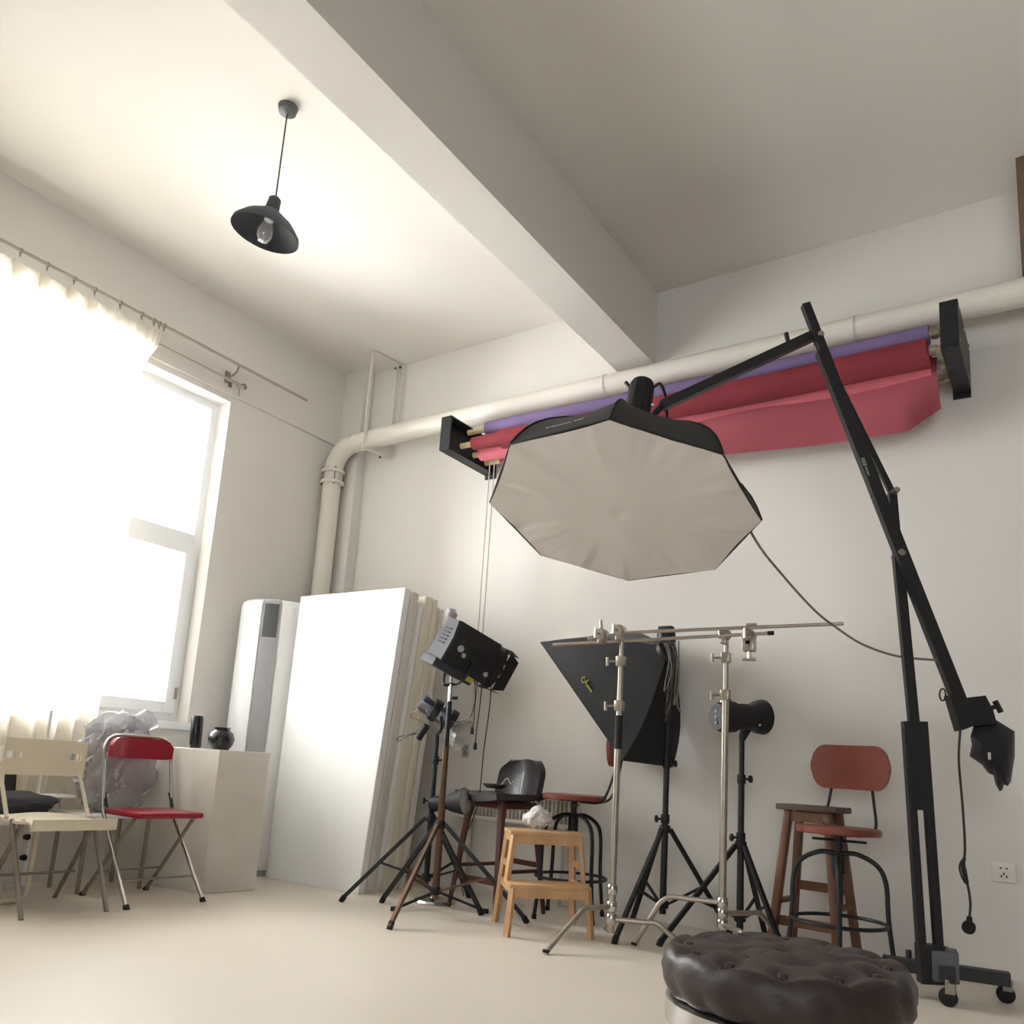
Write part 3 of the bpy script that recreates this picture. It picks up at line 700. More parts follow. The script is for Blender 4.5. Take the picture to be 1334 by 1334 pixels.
# --- floor lamp with chrome base and glass shades
fx, fy = -3.235, 4.12
fl = thing('floor_lamp', 'slim grey floor lamp with a round chrome base and two glass shades behind the stands', 'lamp', (fx, fy, 0))
obj('base', lathe(newbm(), [(.125, 0), (.128, .008), (.12, .02), (.03, .03), (.015, .05)], (fx, fy, 0), (0, 0, 1), 36), M['chrome'], fl, 'round chrome base')
obj('pole', tube(newbm(), [(fx, fy, .03), (fx, fy, 1.66)], .011, 12), M['acgrey'], fl)
tp = at(588, 797, 1, fy)
fl_off = Vector((fx, fy, 1.66))
obj('top_cap', lathe(newbm(), [(.012, -.12), (.014, -.06), (.022, -.05), (.038, -.02), (.04, -.005), (.03, .01), (.03, .025), (.001, .03)], (tp.x, fy, tp.z-.01), (0, 0, 1), 20), M['acgrey'], fl, 'pale grey mushroom cap')
obj('pole', tube(newbm(), [(fx, fy, 1.4), (tp.x, fy, tp.z-.1)], .011, 12), M['white'], fl)
for (x, y, rad_, ax2) in ((648, 884, .075, R_*.7-U_*.7), (603, 958, .10, R_*.8-U_*.35-_f*.4)):
    g0 = at(x, y, 1, fy+.02); axn = ax2.normalized(); b = newbm()
    lathe(b, [(.02, -.09), (.05, -.07), (rad_*.9, -.03), (rad_, 0), (rad_*1.02, .003)], g0, axn, 28, True, False)
    sh = obj('glass_shade', b, M['lens'], fl)
    obj('bulb_holder', tube(newbm(), [g0-axn*.12, g0-axn*.06], .02, 12), M['white'], sh)
    obj('arm', tube(newbm(), catmull([g0-axn*.11, (fx+.05, fy+.02, g0.z+.08), (fx, fy, g0.z+.02)], 6), .007, 8), M['acgrey'], fl)
# --- low lamp with snoot on its own low stand
ls = thing('reflector_lamp', 'small black lamp with a round frosted face low beside the black stool', 'studio light', (-2.98, 4.15, 0))
g0 = at(606, 1044, 1, 4.02); axn = (R_*.93+U_*.15-_f*.35).normalized()
obj('reflector', lathe(newbm(), [(.035, -.16), (.038, -.12), (.05, -.10), (.078, -.005), (.08, .0), (.07, 0)], g0, axn, 28), M['blackm'], ls)
obj('front_glass', lathe(newbm(), [(.076, 0), (.06, .012), (.03, .02), (.001, .022)], g0, axn, 24), M['frost'], ls)
pb = g0-axn*.14
obj('lamp_body', lathe(newbm(), [(.035, -.09), (.045, -.08), (.045, 0)], pb, axn, 20), M['black'], ls)
px_, py_ = pb.x, pb.y+.0
obj('pole', tube(newbm(), [(px_, py_, .08), (px_, py_, pb.z)], .012, 12), M['black'], ls)
for a in (.3, 2.4, 4.5):
    e = Vector((px_+.3*math.cos(a), py_+.3*math.sin(a), .012)); lg = obj('leg', bar(newbm(), (px_, py_, .09), e, .016, .012), M['black'], ls)
    obj('rubber_foot', box(newbm(), (e.x, e.y, .012), (.03, .03, .024)), M['rubber'], lg)

# ================================================================== C-stands
def cstand(label, c, legs, pts_z, zt_, sections):
    t = thing('c_stand', label, 'light stand', (c[0], c[1], 0), 'chrome C-stands')
    for (foot, zl, kx) in legs:
        f = Vector((foot[0], foot[1], .008)); cc_ = Vector((c[0], c[1], zl)); d = (f-cc_); d.z = 0; L = d.length; d.normalize()
        pts = [cc_+d*.02, cc_+d*(L*kx*.7), cc_+d*(L*kx), cc_+d*(L*kx+.05)-Vector((0, 0, .035)), f+(-d)*.03+Vector((0, 0, .03)), f]
        lg = obj('leg', tube(newbm(), catmull([pts[0], pts[1]], 1)[:-1]+catmull(pts[1:4], 5)+[f], .0125, 12), M['nickel'], t)
        obj('rubber_foot', tube(newbm(), [f-d*.02*-0+Vector((0, 0, .012)), f], .016, 10), M['rubber'], lg)
        obj('leg_collar', lathe(newbm(), [(.022, -.025), (.026, -.02), (.026, .02), (.022, .025)], (c[0], c[1], zl), (0, 0, 1), 16), M['chrome'], t)
    for (z0, z1, r, mm) in sections: obj('column', tube(newbm(), [(c[0], c[1], z0), (c[0], c[1], z1)], r, 16), M[mm], t, 'black grip sleeve' if mm == 'blackm' else None)
    for z in pts_z:
        b = newbm(); box(b, (c[0], c[1], z), (.045, .045, .055), None, .006); obj('riser_clamp', b, M['nickel'], t)
        k0 = Vector((c[0], c[1], z))-R_*.02; b = newbm(); tube(b, [k0, k0-R_*.05], .006, 8); tube(b, [k0-R_*.05-U_*.022, k0-R_*.05+U_*.022], .009, 8); obj('t_handle', b, M['nickel'], t)
    return t
c1 = (-1.925, 3.86); c2 = (-1.44, 4.07)
cs1 = cstand('chrome C-stand with a black sleeve in front of the black softbox', c1, [((-2.042, 3.447), .185, .45), ((-2.12, 4.2), .265, .35), ((-1.56, 4.02), .125, .55)],
             [1.17, 1.40], 1.55, [(.06, .95, .0175, 'nickel'), (.95, 1.12, .0205, 'blackm'), (1.12, 1.4, .015, 'nickel'), (1.4, 1.56, .0125, 'nickel')])
cs2 = cstand('chrome C-stand in front of the beauty-dish light', c2, [((-1.839, 3.948), .25, .6), ((-1.2, 4.42), .2, .5), ((-1.15, 3.78), .15, .5)],
             [1.25, 1.44], 1.54, [(.06, 1.24, .0175, 'nickel'), (1.24, 1.43, .015, 'nickel'), (1.43, 1.56, .0125, 'nickel')])
def grip(t, p, s=1):
    b = newbm(); lathe(b, [(.026, -.028), (.032, -.022), (.032, -.002), (.028, 0), (.032, .002), (.032, .022), (.026, .028)], p, (0, 1, 0), 20); obj('disc', b, M['nickel'], t)
    b = newbm(); box(b, p+Vector((0, 0, -.035)), (.03, .05, .03), None, .004); obj('jaw', b, M['nickel'], t)
    b = newbm(); tube(b, [p+Vector((0, -.03, 0)), p+Vector((0, -.075, 0))], .006, 8); tube(b, [p+Vector((0, -.07, -.025)), p+Vector((0, -.07, .025))], .008, 8); obj('t_handle', b, M['nickel'], t)
def arm(cs, a, b_, r, heads):
    t = obj('grip_arm', tube(newbm(), [a, b_], r, 12), M['nickel'], cs)
    for h in heads: grip(t, h)
    return t
ya = 3.80
A1, A2 = at(817, 824, 1, 3.84), at(1099, 812.5, 1, 4.0)
arm(cs1, A1, A2, .0085, [Vector((c1[0], c1[1]-.03, 1.555))])
B1, B2 = at(720, 840, 1, 3.78), at(1000, 825, 1, 4.02)
t = arm(cs2, B1, B2, .0085, [Vector((c2[0], c2[1]-.03, 1.555))])
obj('end_cap', tube(newbm(), [B2, B2+(B2-B1).normalized()*.03], .011, 10), M['rubber'], t)
# extra clamp heads
p = at(784, 832, 1, 3.81); t = obj('grip_head', lathe(newbm(), [(.02, -.02), (.022, .02)], p+Vector((0, 0, .02)), (0, 1, 0), 16), M['nickel'], cs1); grip(t, p+Vector((0, 0, .02)))
b = newbm(); tube(b, [p, p+Vector((-.01, 0, .10))], [.014, .007], 10); obj('pin', b, M['nickel'], t)
b = newbm(); tube(b, [p-R_*.06, p], .008, 8); lathe(b, [(.012, 0), (.012, .02)], p-R_*.075, R_, 10); obj('side_lever', b, M['nickel'], t)
p = at(976, 828, 1, 4.0); t = obj('grip_head', lathe(newbm(), [(.02, -.02), (.022, .02)], p, (0, 1, 0), 16), M['nickel'], cs2); grip(t, p)
b = newbm(); box(b, p-Vector((0, 0, .05)), (.06, .05, .06), None, .006); tube(b, [p-Vector((0, 0, .07)), p-Vector((0, 0, .115))], .011, 8); obj('spigot', b, M['nickel'], t)
obj('wing_knob', box(newbm(), p-Vector((0, 0, .118)), (.07, .018, .016), None, .004), M['nickel'], t)
b = newbm(); box(b, p+Vector((.01, 0, .055)), (.05, .02, .014), None, .003); tube(b, [p, p+Vector((.01, 0, .06))], .006, 8); obj('top_lever', b, M['nickel'], t)

# ================================================================== black rectangular softbox on its stand
ts = (-1.888, 4.40)
tripod('black tripod stand under the black rectangular softbox', 'light stand', ts, [(-1.932, 3.915), (-2.129, 4.529), (-1.60, 4.66)], .545, .15, 1.6, M['black'], .0125,
       [(.10, .62, .018), (.6, .92, .0165), (.9, 1.56, .014)])
sbx = thing('rectangular_softbox', 'black pyramid softbox with a small yellow logo, tip pointing left', 'softbox', (ts[0], ts[1], 1.55))
P1, P2, P3 = at(705, 837, 1, 4.30), at(811, 990, 1, 4.22), at(876, 999, 1, 4.62); P4 = at(800, 826, 1, 4.66)
ringc = at(866, 852, 1, 4.36)
rn = (ringc-(P1+P2+P3+P4)/4).normalized(); f3 = frame(rn)
e1 = (P1-P2).normalized(); e1 = (e1-rn*e1.dot(rn)).normalized(); e2 = rn.cross(e1).normalized()
if e2.dot(P3-P2) < 0: e2 = -e2
RC = [ringc+e1*.06-e2*.05, ringc-e1*.06-e2*.05, ringc-e1*.06+e2*.05, ringc+e1*.06+e2*.05]
FC = [P1, P2, P3, P4]
for k in range(4):
    a, b2, c_, d_ = FC[k], FC[(k+1) % 4], RC[(k+1) % 4], RC[k]
    cen = (P1+P2+P3+P4)/4
    def pn_(u, v, a=a, b2=b2, c_=c_, d_=d_):
        p = a.lerp(b2, u).lerp(d_.lerp(c_, u), v); out = ((a+b2)/2-cen).normalized()
        out = (a-cen).normalized().lerp((b2-cen).normalized(), u)
        return p+out*math.sin(math.pi*v)*.055
    obj('side_panel', sheet(newbm(), pn_, 8, 10, .003), M['fabric'] if k != 1 else M['blackm'], sbx)
obj('diffuser', prism(newbm(), [cen_+(q-cen_)*.97 for q in FC for cen_ in [(P1+P2+P3+P4)/4]], -rn, .004), M['diff'], sbx)
obj('rim', tube(newbm(), FC, .006, 6, closed=True), M['blackm'], sbx)
obj('speed_ring', lathe(newbm(), [(.06, 0), (.075, .004), (.075, .03), (.06, .034)], ringc, rn, 20), M['black'], sbx)
sh_ = thing('strobe_head', 'black strobe head wrapped in cables behind the rectangular softbox', 'studio light', tuple(ringc))
hb = at(868, 832, 1, 4.38)
obj('body', tube(newbm(), [ringc, hb, hb+U_*.045], [.05, .055, .05], 18), M['black'], sh_)
obj('top_handle', box(newbm(), hb+U_*.055, (.085, .05, .03), None, .006), M['blackm'], sh_)
obj('handle_arm', bar(newbm(), at(846, 850, 1, 4.34), at(862, 836, 1, 4.34), .02, .03), M['blackm'], sh_)
obj('mount', tube(newbm(), [(ts[0], ts[1], 1.40), (ts[0], ts[1], 1.56)], .02, 12), M['black'], sh_)
cbl = thing('cable_bundle', 'tangle of black cables hung over the strobe behind the softbox', 'cable', tuple(at(880, 850, 1, 4.32)))
random.seed(3)
for k in range(9):
    x0 = 862+random.random()*16; y0 = 835+random.random()*8; L = 35+random.random()*70
    pts = [(x0, y0), (x0+6, y0+L*.3), (x0+4-random.random()*8, y0+L), (x0+9, y0+L*.6), (x0+5, y0+4)]
    obj('cable_loop', tube(newbm(), catmull([at(min(x, 884), y, 1, 4.26+.01*k) for x, y in pts], 6, True), .0035, 6, closed=True), M['cable'] if k % 3 else M['gcable'], cbl)
obj('cable_loop', tube(newbm(), catmull([at(884, 835, 1, 4.3), at(884.5, 880, 1, 4.3), at(882, 915, 1, 4.3), at(887, 928, 1, 4.3)], 6), .004, 6), M['gcable'], cbl)
# yellow logo on the big side panel
pu = (P2-P1).normalized(); fn = (P2-P1).cross(RC[0]-P1).normalized()
if fn.dot(CAM-P1) < 0: fn = -fn
lo_c = at(768, 893, 1, 4.2); yd_ = fn.cross(pu)
out_ = ((P1+P2)/2-(P1+P2+P3+P4)/4).normalized()
def onpanel(px, py):
    # march the ray to the bowed panel
    best = None
    for i in range(41):
        for j in range(41):
            u, v = i/40, j/40
            p_ = P1.lerp(P2, u).lerp(RC[0].lerp(RC[1], u), v)+(P1-cen).normalized().lerp((P2-cen).normalized(), u)*math.sin(math.pi*v)*.055
            d_ = p_-CAM; s_ = d_.dot(_f); qx, qy = PX+F*d_.dot(R_)/s_, PY-F*d_.dot(U_)/s_
            e_ = (qx-px)**2+(qy-py)**2
            if best is None or e_ < best[0]: best = (e_, p_)
    return best[1]
la, lb, lc_ = onpanel(762, 887), onpanel(775, 906), onpanel(768, 884)
xd = (lb-la); nn = xd.cross(lc_-la); 
if nn.dot(CAM-la) < 0: nn = -nn
nn.normalize(); ydl = nn.cross(xd)
b = newbm()
o0 = la+nn*.012
xl = xd.normalized(); yl = ydl.normalized()
tube(b, catmull([o0+yl*.02, o0-xl*.012+yl*.004, o0+xl*.006-yl*.012, o0+xl*.022+yl*.004, o0+xl*.026+yl*.028], 5), .004, 6)
tube(b, catmull([o0+xl*.006+yl*.010, o0+xl*.03+yl*.004, o0+xl*.04-yl*.004], 4), .003, 6)
obj('logo_mark', b, M['gold'], sbx, 'yellow swoosh logo')
for k in range(5):
    q = o0+xl*(.048+.011*k); b = newbm(); box(b, q, (.0075, .011, .002), Matrix((xl, yl, nn)).transposed()); obj('logo_letter', b, M['gold'], sbx)

# ================================================================== beauty-dish light
tbd = (-1.47, 4.42)
tripod('black tripod stand under the small reflector light beside the chrome C-stand', 'light stand', tbd, [(-1.755, 4.052), (-1.17, 4.20), (-1.42, 4.70)], .50, .14, 1.08, M['black'], .0125,
       [(.08, .56, .018), (.54, .86, .0165), (.84, 1.07, .014)])
bd_ = thing('reflector_light', 'black strobe with a flared bowl reflector facing right on its stand', 'studio light', (tbd[0], tbd[1], 1.07))
bc = at(972, 934, 1, 4.40); bu = (R_*.90-U_*.06+_f*.42).normalized()
obj('body', lathe(newbm(), [(.05, -.19), (.075, -.18), (.082, -.16), (.082, -.09), (.07, -.08), (.07, .0)], bc, bu, 28), M['blackm'], bd_)
obj('rear_panel', lathe(newbm(), [(.068, -.195), (.068, -.182)], bc, bu, 24), M['shade'], bd_)
obj('reflector', lathe(newbm(), [(.068, 0), (.07, .03), (.088, .07), (.095, .11), (.092, .112), (.06, .05)], bc, bu, 32), M['black'], bd_)
obj('bracket', tube(newbm(), [bc-U_*.06, (tbd[0], tbd[1], 1.05)], [.03, .018], 12), M['blackm'], bd_)
for k in range(3): obj('button', lathe(newbm(), [(.008, 0), (.006, .006)], bc-bu*.197+Vector((0, 0, .03-.03*k)), -bu, 10), M['nickel'], bd_)
obj('top_clip', tube(newbm(), catmull([bc-bu*.17+U_*.06, bc-bu*.15+U_*.10, bc-bu*.10+U_*.085], 5), .007, 8), M['nickel'], bd_)
obj('glint_screw', lathe(newbm(), [(.008, 0), (.006, .006)], bc+bu*.06-U_*.03-_f*.085, -_f, 10), M['chrome'], bd_)

# ================================================================== stools
def xform(o, loc, rz):
    o.location = loc; o.rotation_euler = (0, 0, rz)
def industrial_stool(label, loc, rz, seat_z=.69, la=math.pi/4):
    """local: faces -Y, backrest at +Y"""
    t = thing('industrial_bar_stool', label, 'stool', (0, 0, 0), 'metal bar stools with wooden seats')
    b = newbm(); lathe(b, [(.182, 0), (.188, .006), (.188, .026), (.18, .032), (.001, .032)], (0, 0, seat_z-.03), (0, 0, 1), 36); obj('seat', b, M['rwood'], t)
    b = newbm(); nrm = []
    def back(u, v):
        a = (u-.5)*2; x = a*.19; hh = .108*(1 if abs(a) < .62 else math.sqrt(max(0.02, 1-((abs(a)-.62)/.38)**2)))
        return Vector((x, .225+.02*a*a*-1+.02, seat_z+.285+(v-.5)*2*hh))
    sheet(b, back, 28, 8, .018); obj('backrest', b, M['rwood'], t)
    for s in (-1, 1):
        b = newbm(); tube(b, catmull([(s*.07, .05, seat_z-.035), (s*.08, .15, seat_z-.035), (s*.12, .20, seat_z+.0), (s*.105, .24, seat_z+.12), (s*.08, .272, seat_z+.30)], 6), .007, 8); obj('back_rod', b, M['black'], t)
    obj('seat_plate', lathe(newbm(), [(.09, 0), (.09, .006)], (0, 0, seat_z-.037), (0, 0, 1), 20), M['black'], t)
    obj('screw_post', lathe(newbm(), [(.018, .30), (.018, seat_z-.04)], (0, 0, 0), (0, 0, 1), 14), M['black'], t)
    obj('turning_bar', tube(newbm(), [(-.12, 0, seat_z-.06), (.12, .02, seat_z-.06)], .006, 8), M['black'], t)
    obj('hub', lathe(newbm(), [(.03, .44), (.03, seat_z-.13)], (0, 0, 0), (0, 0, 1), 16), M['black'], t)
    zt_ = seat_z-.12
    for k in range(4):
        a = la+k*math.pi/2; d = Vector((math.cos(a), math.sin(a), 0))
        pts = [d*.01+Vector((0, 0, zt_)), d*.08+Vector((0, 0, zt_+.004)), d*.165+Vector((0, 0, zt_-.04)), d*.20+Vector((0, 0, zt_-.12)), d*.208+Vector((0, 0, .24)), d*.235+Vector((0, 0, .008))]
        lg = obj('leg', tube(newbm(), catmull(pts, 6), .011, 10), M['black'], t)
        obj('rubber_foot', tube(newbm(), [d*.232+Vector((0, 0, .025)), d*.236+Vector((0, 0, .0005))], .014, 8), M['rubber'], lg)
    obj('foot_ring', tube(newbm(), [(.205*math.cos(q), .205*math.sin(q), .225) for q in [k*2*math.pi/36 for k in range(36)]], .009, 8, closed=True), M['black'], t)
    xform(t, loc, rz); return t
s1 = industrial_stool('metal bar stool with reddish wooden seat and oval backrest on the right', (-.93, 4.19, 0), 0, .645, math.radians(14))
s2 = industrial_stool('metal bar stool with wooden seat behind the wooden step stool, back turned right', (-2.455, 4.38, 0), math.radians(-72))
s1.rotation_euler[2] = math.radians(-2)

# wooden stool behind
def wood_stool(label, loc, rz, z=.73):
    t = thing('wooden_stool', label, 'stool')
    box_ = box(newbm(), (0, 0, z-.015), (.31, .22, .03), None, .006); obj('seat', box_, M['oldwood'], t)
    for sx in (-1, 1):
        for sy in (-1, 1):
            obj('leg', bar(newbm(), (sx*.10, sy*.07, z-.03), (sx*.17, sy*.13, 0), .045, .035, (1, 0, 0), .003), M['bwood'], t)
        obj('stretcher', bar(newbm(), (sx*.145, -.11, .25), (sx*.145, .11, .25), .04, .02), M['bwood'], t)
    for sy, zz in ((-1, .16), (1, .32)): obj('stretcher', bar(newbm(), (-.14, sy*.105, zz), (.14, sy*.105, zz), .022, .045), M['bwood'], t)
    for sy in (-1, 1): obj('apron', bar(newbm(), (-.10, sy*.075, z-.06), (.10, sy*.075, z-.06), .02, .05), M['bwood'], t)
    xform(t, loc, rz); return t
wood_stool('tall plain brown wooden stool behind the right metal bar stool', (-1.12, 4.50, 0), math.radians(-8))

# step stool
def step_stool(label, loc, rz):
    t = thing('step_stool', label, 'step stool')
    # local: front faces -Y
    for (y0, y1, z, wd) in ((-.05, .17, .50, .40), (-.20, .0, .25, .42)):
        b = newbm(); bx(b, -wd/2, wd/2, y0, y1, z-.02, z, .004); nm = obj('tread', b, M['wood'], t)
        b = newbm(); bx(b, -wd/2+.01, wd/2-.01, y0+.005, y0+.023, z-.065, z-.02); obj('apron', b, M['wood'], t)
    for s in (-1, 1):
        obj('front_leg', bar(newbm(), (s*.18, -.04, .48), (s*.205, -.05, .24), .03, .022), M['wood'], t)
        obj('front_leg', bar(newbm(), (s*.195, -.185, .235), (s*.215, -.205, 0), .03, .024), M['wood'], t)
        obj('back_leg', bar(newbm(), (s*.18, .15, .48), (s*.215, .19, 0), .032, .024), M['wood'], t)
        obj('side_rail', bar(newbm(), (s*.20, -.185, .225), (s*.20, .165, .225), .018, .035), M['wood'], t)
        obj('side_rail', bar(newbm(), (s*.183, -.04, .46), (s*.183, .15, .46), .018, .035), M['wood'], t)
        obj('side_rail', bar(newbm(), (s*.197, .0, .33), (s*.197, .165, .33), .016, .03), M['wood'], t)
    xform(t, loc, rz); return t
st = step_stool('light wooden two-tread step stool in the middle of the floor', (-2.36, 3.92, 0), math.radians(43))
fb = tag(obj('crumpled_plastic_bag', blob((-2.48, 4.02, .555), .07, .05, .055, 4, .5, 3, None, .3), M['floral']), 'small crumpled patterned plastic bag on the step stool', 'bag')

# black leather shell chair with dark red legs
def shell_stool(label, loc, rz):
    t = thing('leather_bar_stool', label, 'stool')
    # local: faces -Y; back +Y
    z = .655
    def seat(u, v):
        x = (u-.5)*.40*(1-.22*(2*v-1)**2*.3); y = -.22+.40*v
        rx = (2*u-1); dip = .02*rx*rx
        return Vector((x, y, z+dip+.015*(v > .8)*(v-.8)*5))
    b = newbm(); sheet(b, seat, 12, 12, .035); obj('seat', b, M['bleather'], t)
    def bk(u, v):
        a = 2*u-1; wd = .20*(1 if v < .6 else math.sqrt(max(.3, 1-((v-.6)/.55)**2)))
        x = a*wd; y = .17+.05*v-.05*a*a; return Vector((x, y, z-.02+.24*v))
    b = newbm(); sheet(b, bk, 14, 12, .035); obj('backrest', b, M['bleather'], t)
    for sx in (-1, 1):
        for sy in (-1, 1):
            b = newbm(); tube(b, [(sx*.13, sy*.12, z-.03), (sx*.15, sy*.14, z-.14), (sx*.205, sy*.19, .0)], [.026, .021, .013], 12); obj('leg', b, M['dwood'], t)
        obj('stretcher', bar(newbm(), (sx*.18, -.165, .24), (sx*.18, .165, .24), .03, .018), M['dwood'], t)
    for sy, zz in ((-1, .18), (1, .27)): obj('stretcher', bar(newbm(), (-.185, sy*.165, zz), (.185, sy*.165, zz), .018, .03), M['dwood'], t)
    b = newbm(); box(b, (0, 0, z-.05), (.30, .28, .04), None, .01); obj('seat_frame', b, M['dwood'], t)
    xform(t, loc, rz); return t
shell_stool('black leather bar stool with a low shell back and dark red wooden legs', (-2.855, 4.22, 0), math.radians(-14))
t = thing('cable_pile', 'small dark coil of cable with white clips on the black leather stool', 'cable', (-2.9, 4.2, .70))
for k in range(4):
    r_ = .05+.008*k; obj('coil', tube(newbm(), [(-2.9+r_*math.cos(a), 4.19+r_*.8*math.sin(a), .70+.006*k) for a in [q*math.pi/9 for q in range(18)]], .005, 6, closed=True), M['cable'], t)
obj('white_clip', tube(newbm(), catmull([(-2.86, 4.2, .715), (-2.82, 4.2, .76), (-2.79, 4.2, .73), (-2.77, 4.2, .745), (-2.75, 4.2, .72)], 5), .004, 6), M['acgrey'], t)

# ottoman
_q = at(1022, 1237, 2, .42); ox, oy = _q.x, _q.y; orad = .300
ot = thing('tufted_ottoman', 'round dark brown tufted leather ottoman in the foreground', 'ottoman', (ox, oy, 0))
b = newbm(); NS, NRr = 96, 26
prof = []
for i in range(NRr+1):
    s = i/NRr
    if s < .62: rr_ = orad*.90*s/.62; zz = .425-.012*(s/.62)**2
    else:
        a = (s-.62)/.38*math.pi; rr_ = orad*(.90+.10*math.sin(a)); zz = .355+.058*math.cos(a)
    prof.append((rr_, zz))
G = []
btn = [(0, 0)]+[(.13*math.cos(k*math.pi/3), .13*math.sin(k*math.pi/3)) for k in range(6)]+[(.235*math.cos(k*math.pi/6+.26), .235*math.sin(k*math.pi/6+.26)) for k in range(12)]
for i, (r_, z_) in enumerate(prof):
    row = []
    for k in range(NS):
        a = 2*math.pi*k/NS; x, y = r_*math.cos(a), r_*math.sin(a); dz = 0; dr_ = 0
        if z_ > .385:
            for (bxx, byy) in btn:
                d = math.hypot(x-bxx, y-byy); dz -= .015*math.exp(-(d/.03)**2)
            # creases between buttons: radial
            dz -= .007*abs(math.sin(6*a))**8*min(1, r_/.2)
            dz -= .005*math.exp(-((r_-.235)/.02)**2)
            dz -= .005*math.exp(-((r_-.13)/.02)**2)
        else:
            dr_ = -.008*abs(math.sin(9*a+z_*20))**6 - .004*noise.noise(Vector((x*14, y*14, z_*30)))
        n_ = .004*noise.noise(Vector((x*9, y*9, z_*9)))
        sc_ = 1+dr_/max(r_, .05)
        row.append(b.verts.new((ox+x*sc_, oy+y*sc_, z_+dz+n_)))
    G.append(row)
for A_, B_ in zip(G, G[1:]):
    for k in range(NS):
        if A_ is G[0]: continue
        b.faces.new((A_[k], A_[(k+1) % NS], B_[(k+1) % NS], B_[k]))
cv = b.verts.new((ox, oy, .40))
for k in range(NS): b.faces.new((cv, G[1][k], G[1][(k+1) % NS]))
b.faces.new(G[-1])
for v in G[0]: b.verts.remove(v)
obj('cushion', b, M['leather'], ot)
for (bxx, byy) in btn: obj('button', lathe(newbm(), [(.012, -.004), (.011, .004), (.004, .007)], (ox+bxx, oy+byy, .406), (0, 0, 1), 10), M['leather'], ot)
obj('base_rim', lathe(newbm(), [(orad*.93, .225), (orad*.96, .235), (orad*.96, .29), (orad*.9, .297)], (ox, oy, 0), (0, 0, 1), 48), M['chrome'], ot, 'polished white metal rim')
for k in range(4):
    a = k*math.pi/2+.6; obj('leg', tube(newbm(), [(ox+.24*math.cos(a), oy+.24*math.sin(a), .21), (ox+.27*math.cos(a), oy+.27*math.sin(a), 0)], [.018, .014], 12), M['chrome'], ot)

# ================================================================== boards
bx0, bx1, by0 = -4.56, -3.70, 3.95
specs = [('board', .0, 0, 1.93, .0, .86), ('boarde', .0, .0, 0, 0, 0)]
TH = .05
bl_info = [  # depth offset, thickness, height, lean dx, material, x extend
    (0.00, .060, 1.93, .00, 'board', 0.0, 0), (.066, .040, 1.915, .0, 'boarde2', .01, 0), (.112, .050, 1.92, .0, 'boarde2', -.01, 0),
    (.172, .035, 1.84, .0, 'white', -.005, 0), (.212, .036, 1.915, .0, 'boarde', .01, 0), (.254, .052, 1.92, .0, 'boarde', .0, 0), (.312, .036, 1.91, .0, 'boarde', .012, 0), (.356, .04, 1.87, .0, 'boarde', -.01, 0), (.40, .034, 1.86, 0, 'boarde2', .01, 0)]
labs = ['large white foam board at the front of the stack, lit by the window', 'white board second from the front of the leaning stack', 'white board third from the front of the leaning stack', 'slightly shorter bright white board in the middle of the stack', 'cream-edged board just behind the shorter bright board', 'thick cream-edged board in the rear half of the stack', 'cream-edged board third from the back of the stack', 'cream-edged lower board second from the back of the stack', 'rearmost board of the stack beside the back wall']
for i, (dy, th, hh, _, mm, ex, _) in enumerate(bl_info):
    y0 = by0+dy*.98; xr0, xr1 = -3.70+ex, -3.545+ex-.005*i*.3
    b = newbm()
    f0 = [(bx0+.02*i, y0, 0), (xr0, y0, 0), (xr1, y0+.01, hh), (bx0+.03+.02*i, y0+.01, hh)]
    prism(b, f0, (0, 1, 0), th*.96)
    bmesh.ops.bevel(b, geom=b.edges[:], offset=.003, segments=1, affect='EDGES')
    o = obj('foam_board', b, M[mm] if i == 0 else M[mm]); o.data.materials[0] = M['board'] if i in (0, 3) else M[mm]
    tag(o, labs[i], 'board', 'white boards stacked against the back wall')
    if i < 2: continue

# ================================================================== AC tower
ac = thing('tower_air_conditioner', 'tall white rounded tower air conditioner in the corner with a grey centre strip', 'air conditioner', (-4.76, 4.02, 0))
acx, acy, ach = -4.78, 4.0, 1.90; face = math.radians(-38)   # faces toward +x -y
def acp(a, r=1): return Vector((acx, acy, 0))+Matrix.Rotation(math.radians(45), 3, 'Z') @ Vector((.27*r*math.sin(a), -.20*r*math.cos(a), 0))
def actower(a0, a1, r, m, name, z0, z1, lab=None, round_=True):
    b = newbm(); n_ = 28; rows = []
    zs = [z0]+([z1-.05, z1-.02, z1-.005, z1] if round_ else [z1]); ss = [1]+([1, .97, .9, .8] if round_ else [1])
    for z_, s_ in zip(zs, ss): rows.append([b.verts.new(acp(a0+(a1-a0)*k/n_, r*s_)+Vector((0, 0, z_))) for k in range(n_+1)])
    for A_, B_ in zip(rows, rows[1:]):
        for k in range(n_): b.faces.new((A_[k], A_[k+1], B_[k+1], B_[k]))
    c0 = b.verts.new((acx, acy, z0)); c1 = b.verts.new((acx, acy, zs[-1]))
    for k in range(n_): b.faces.new((c1, rows[-1][k], rows[-1][k+1])); b.faces.new((c0, rows[0][k+1], rows[0][k]))
    return obj(name, b, m, ac, lab)
actower(-math.pi, math.pi, .96, M['white'], 'core_body', .04, ach)
actower(-1.5, -.42, 1.0, M['white'], 'left_panel', .06, ach-.004)
actower(.12, 1.5, 1.0, M['white'], 'right_panel', .06, ach-.01)
actower(-.38, .08, .985, M['acgrey'], 'centre_strip', .06, ach-.012, 'silver grey centre strip', False)
actower(-.34, .04, .995, M['shade'], 'display_window', 1.62, ach-.04, 'darker grey display panel', False)
obj('foot', lathe(newbm(), [(.2, 0), (.2, .04)], (acx, acy, 0), (0, 0, 1), 28), M['acgrey'], ac)

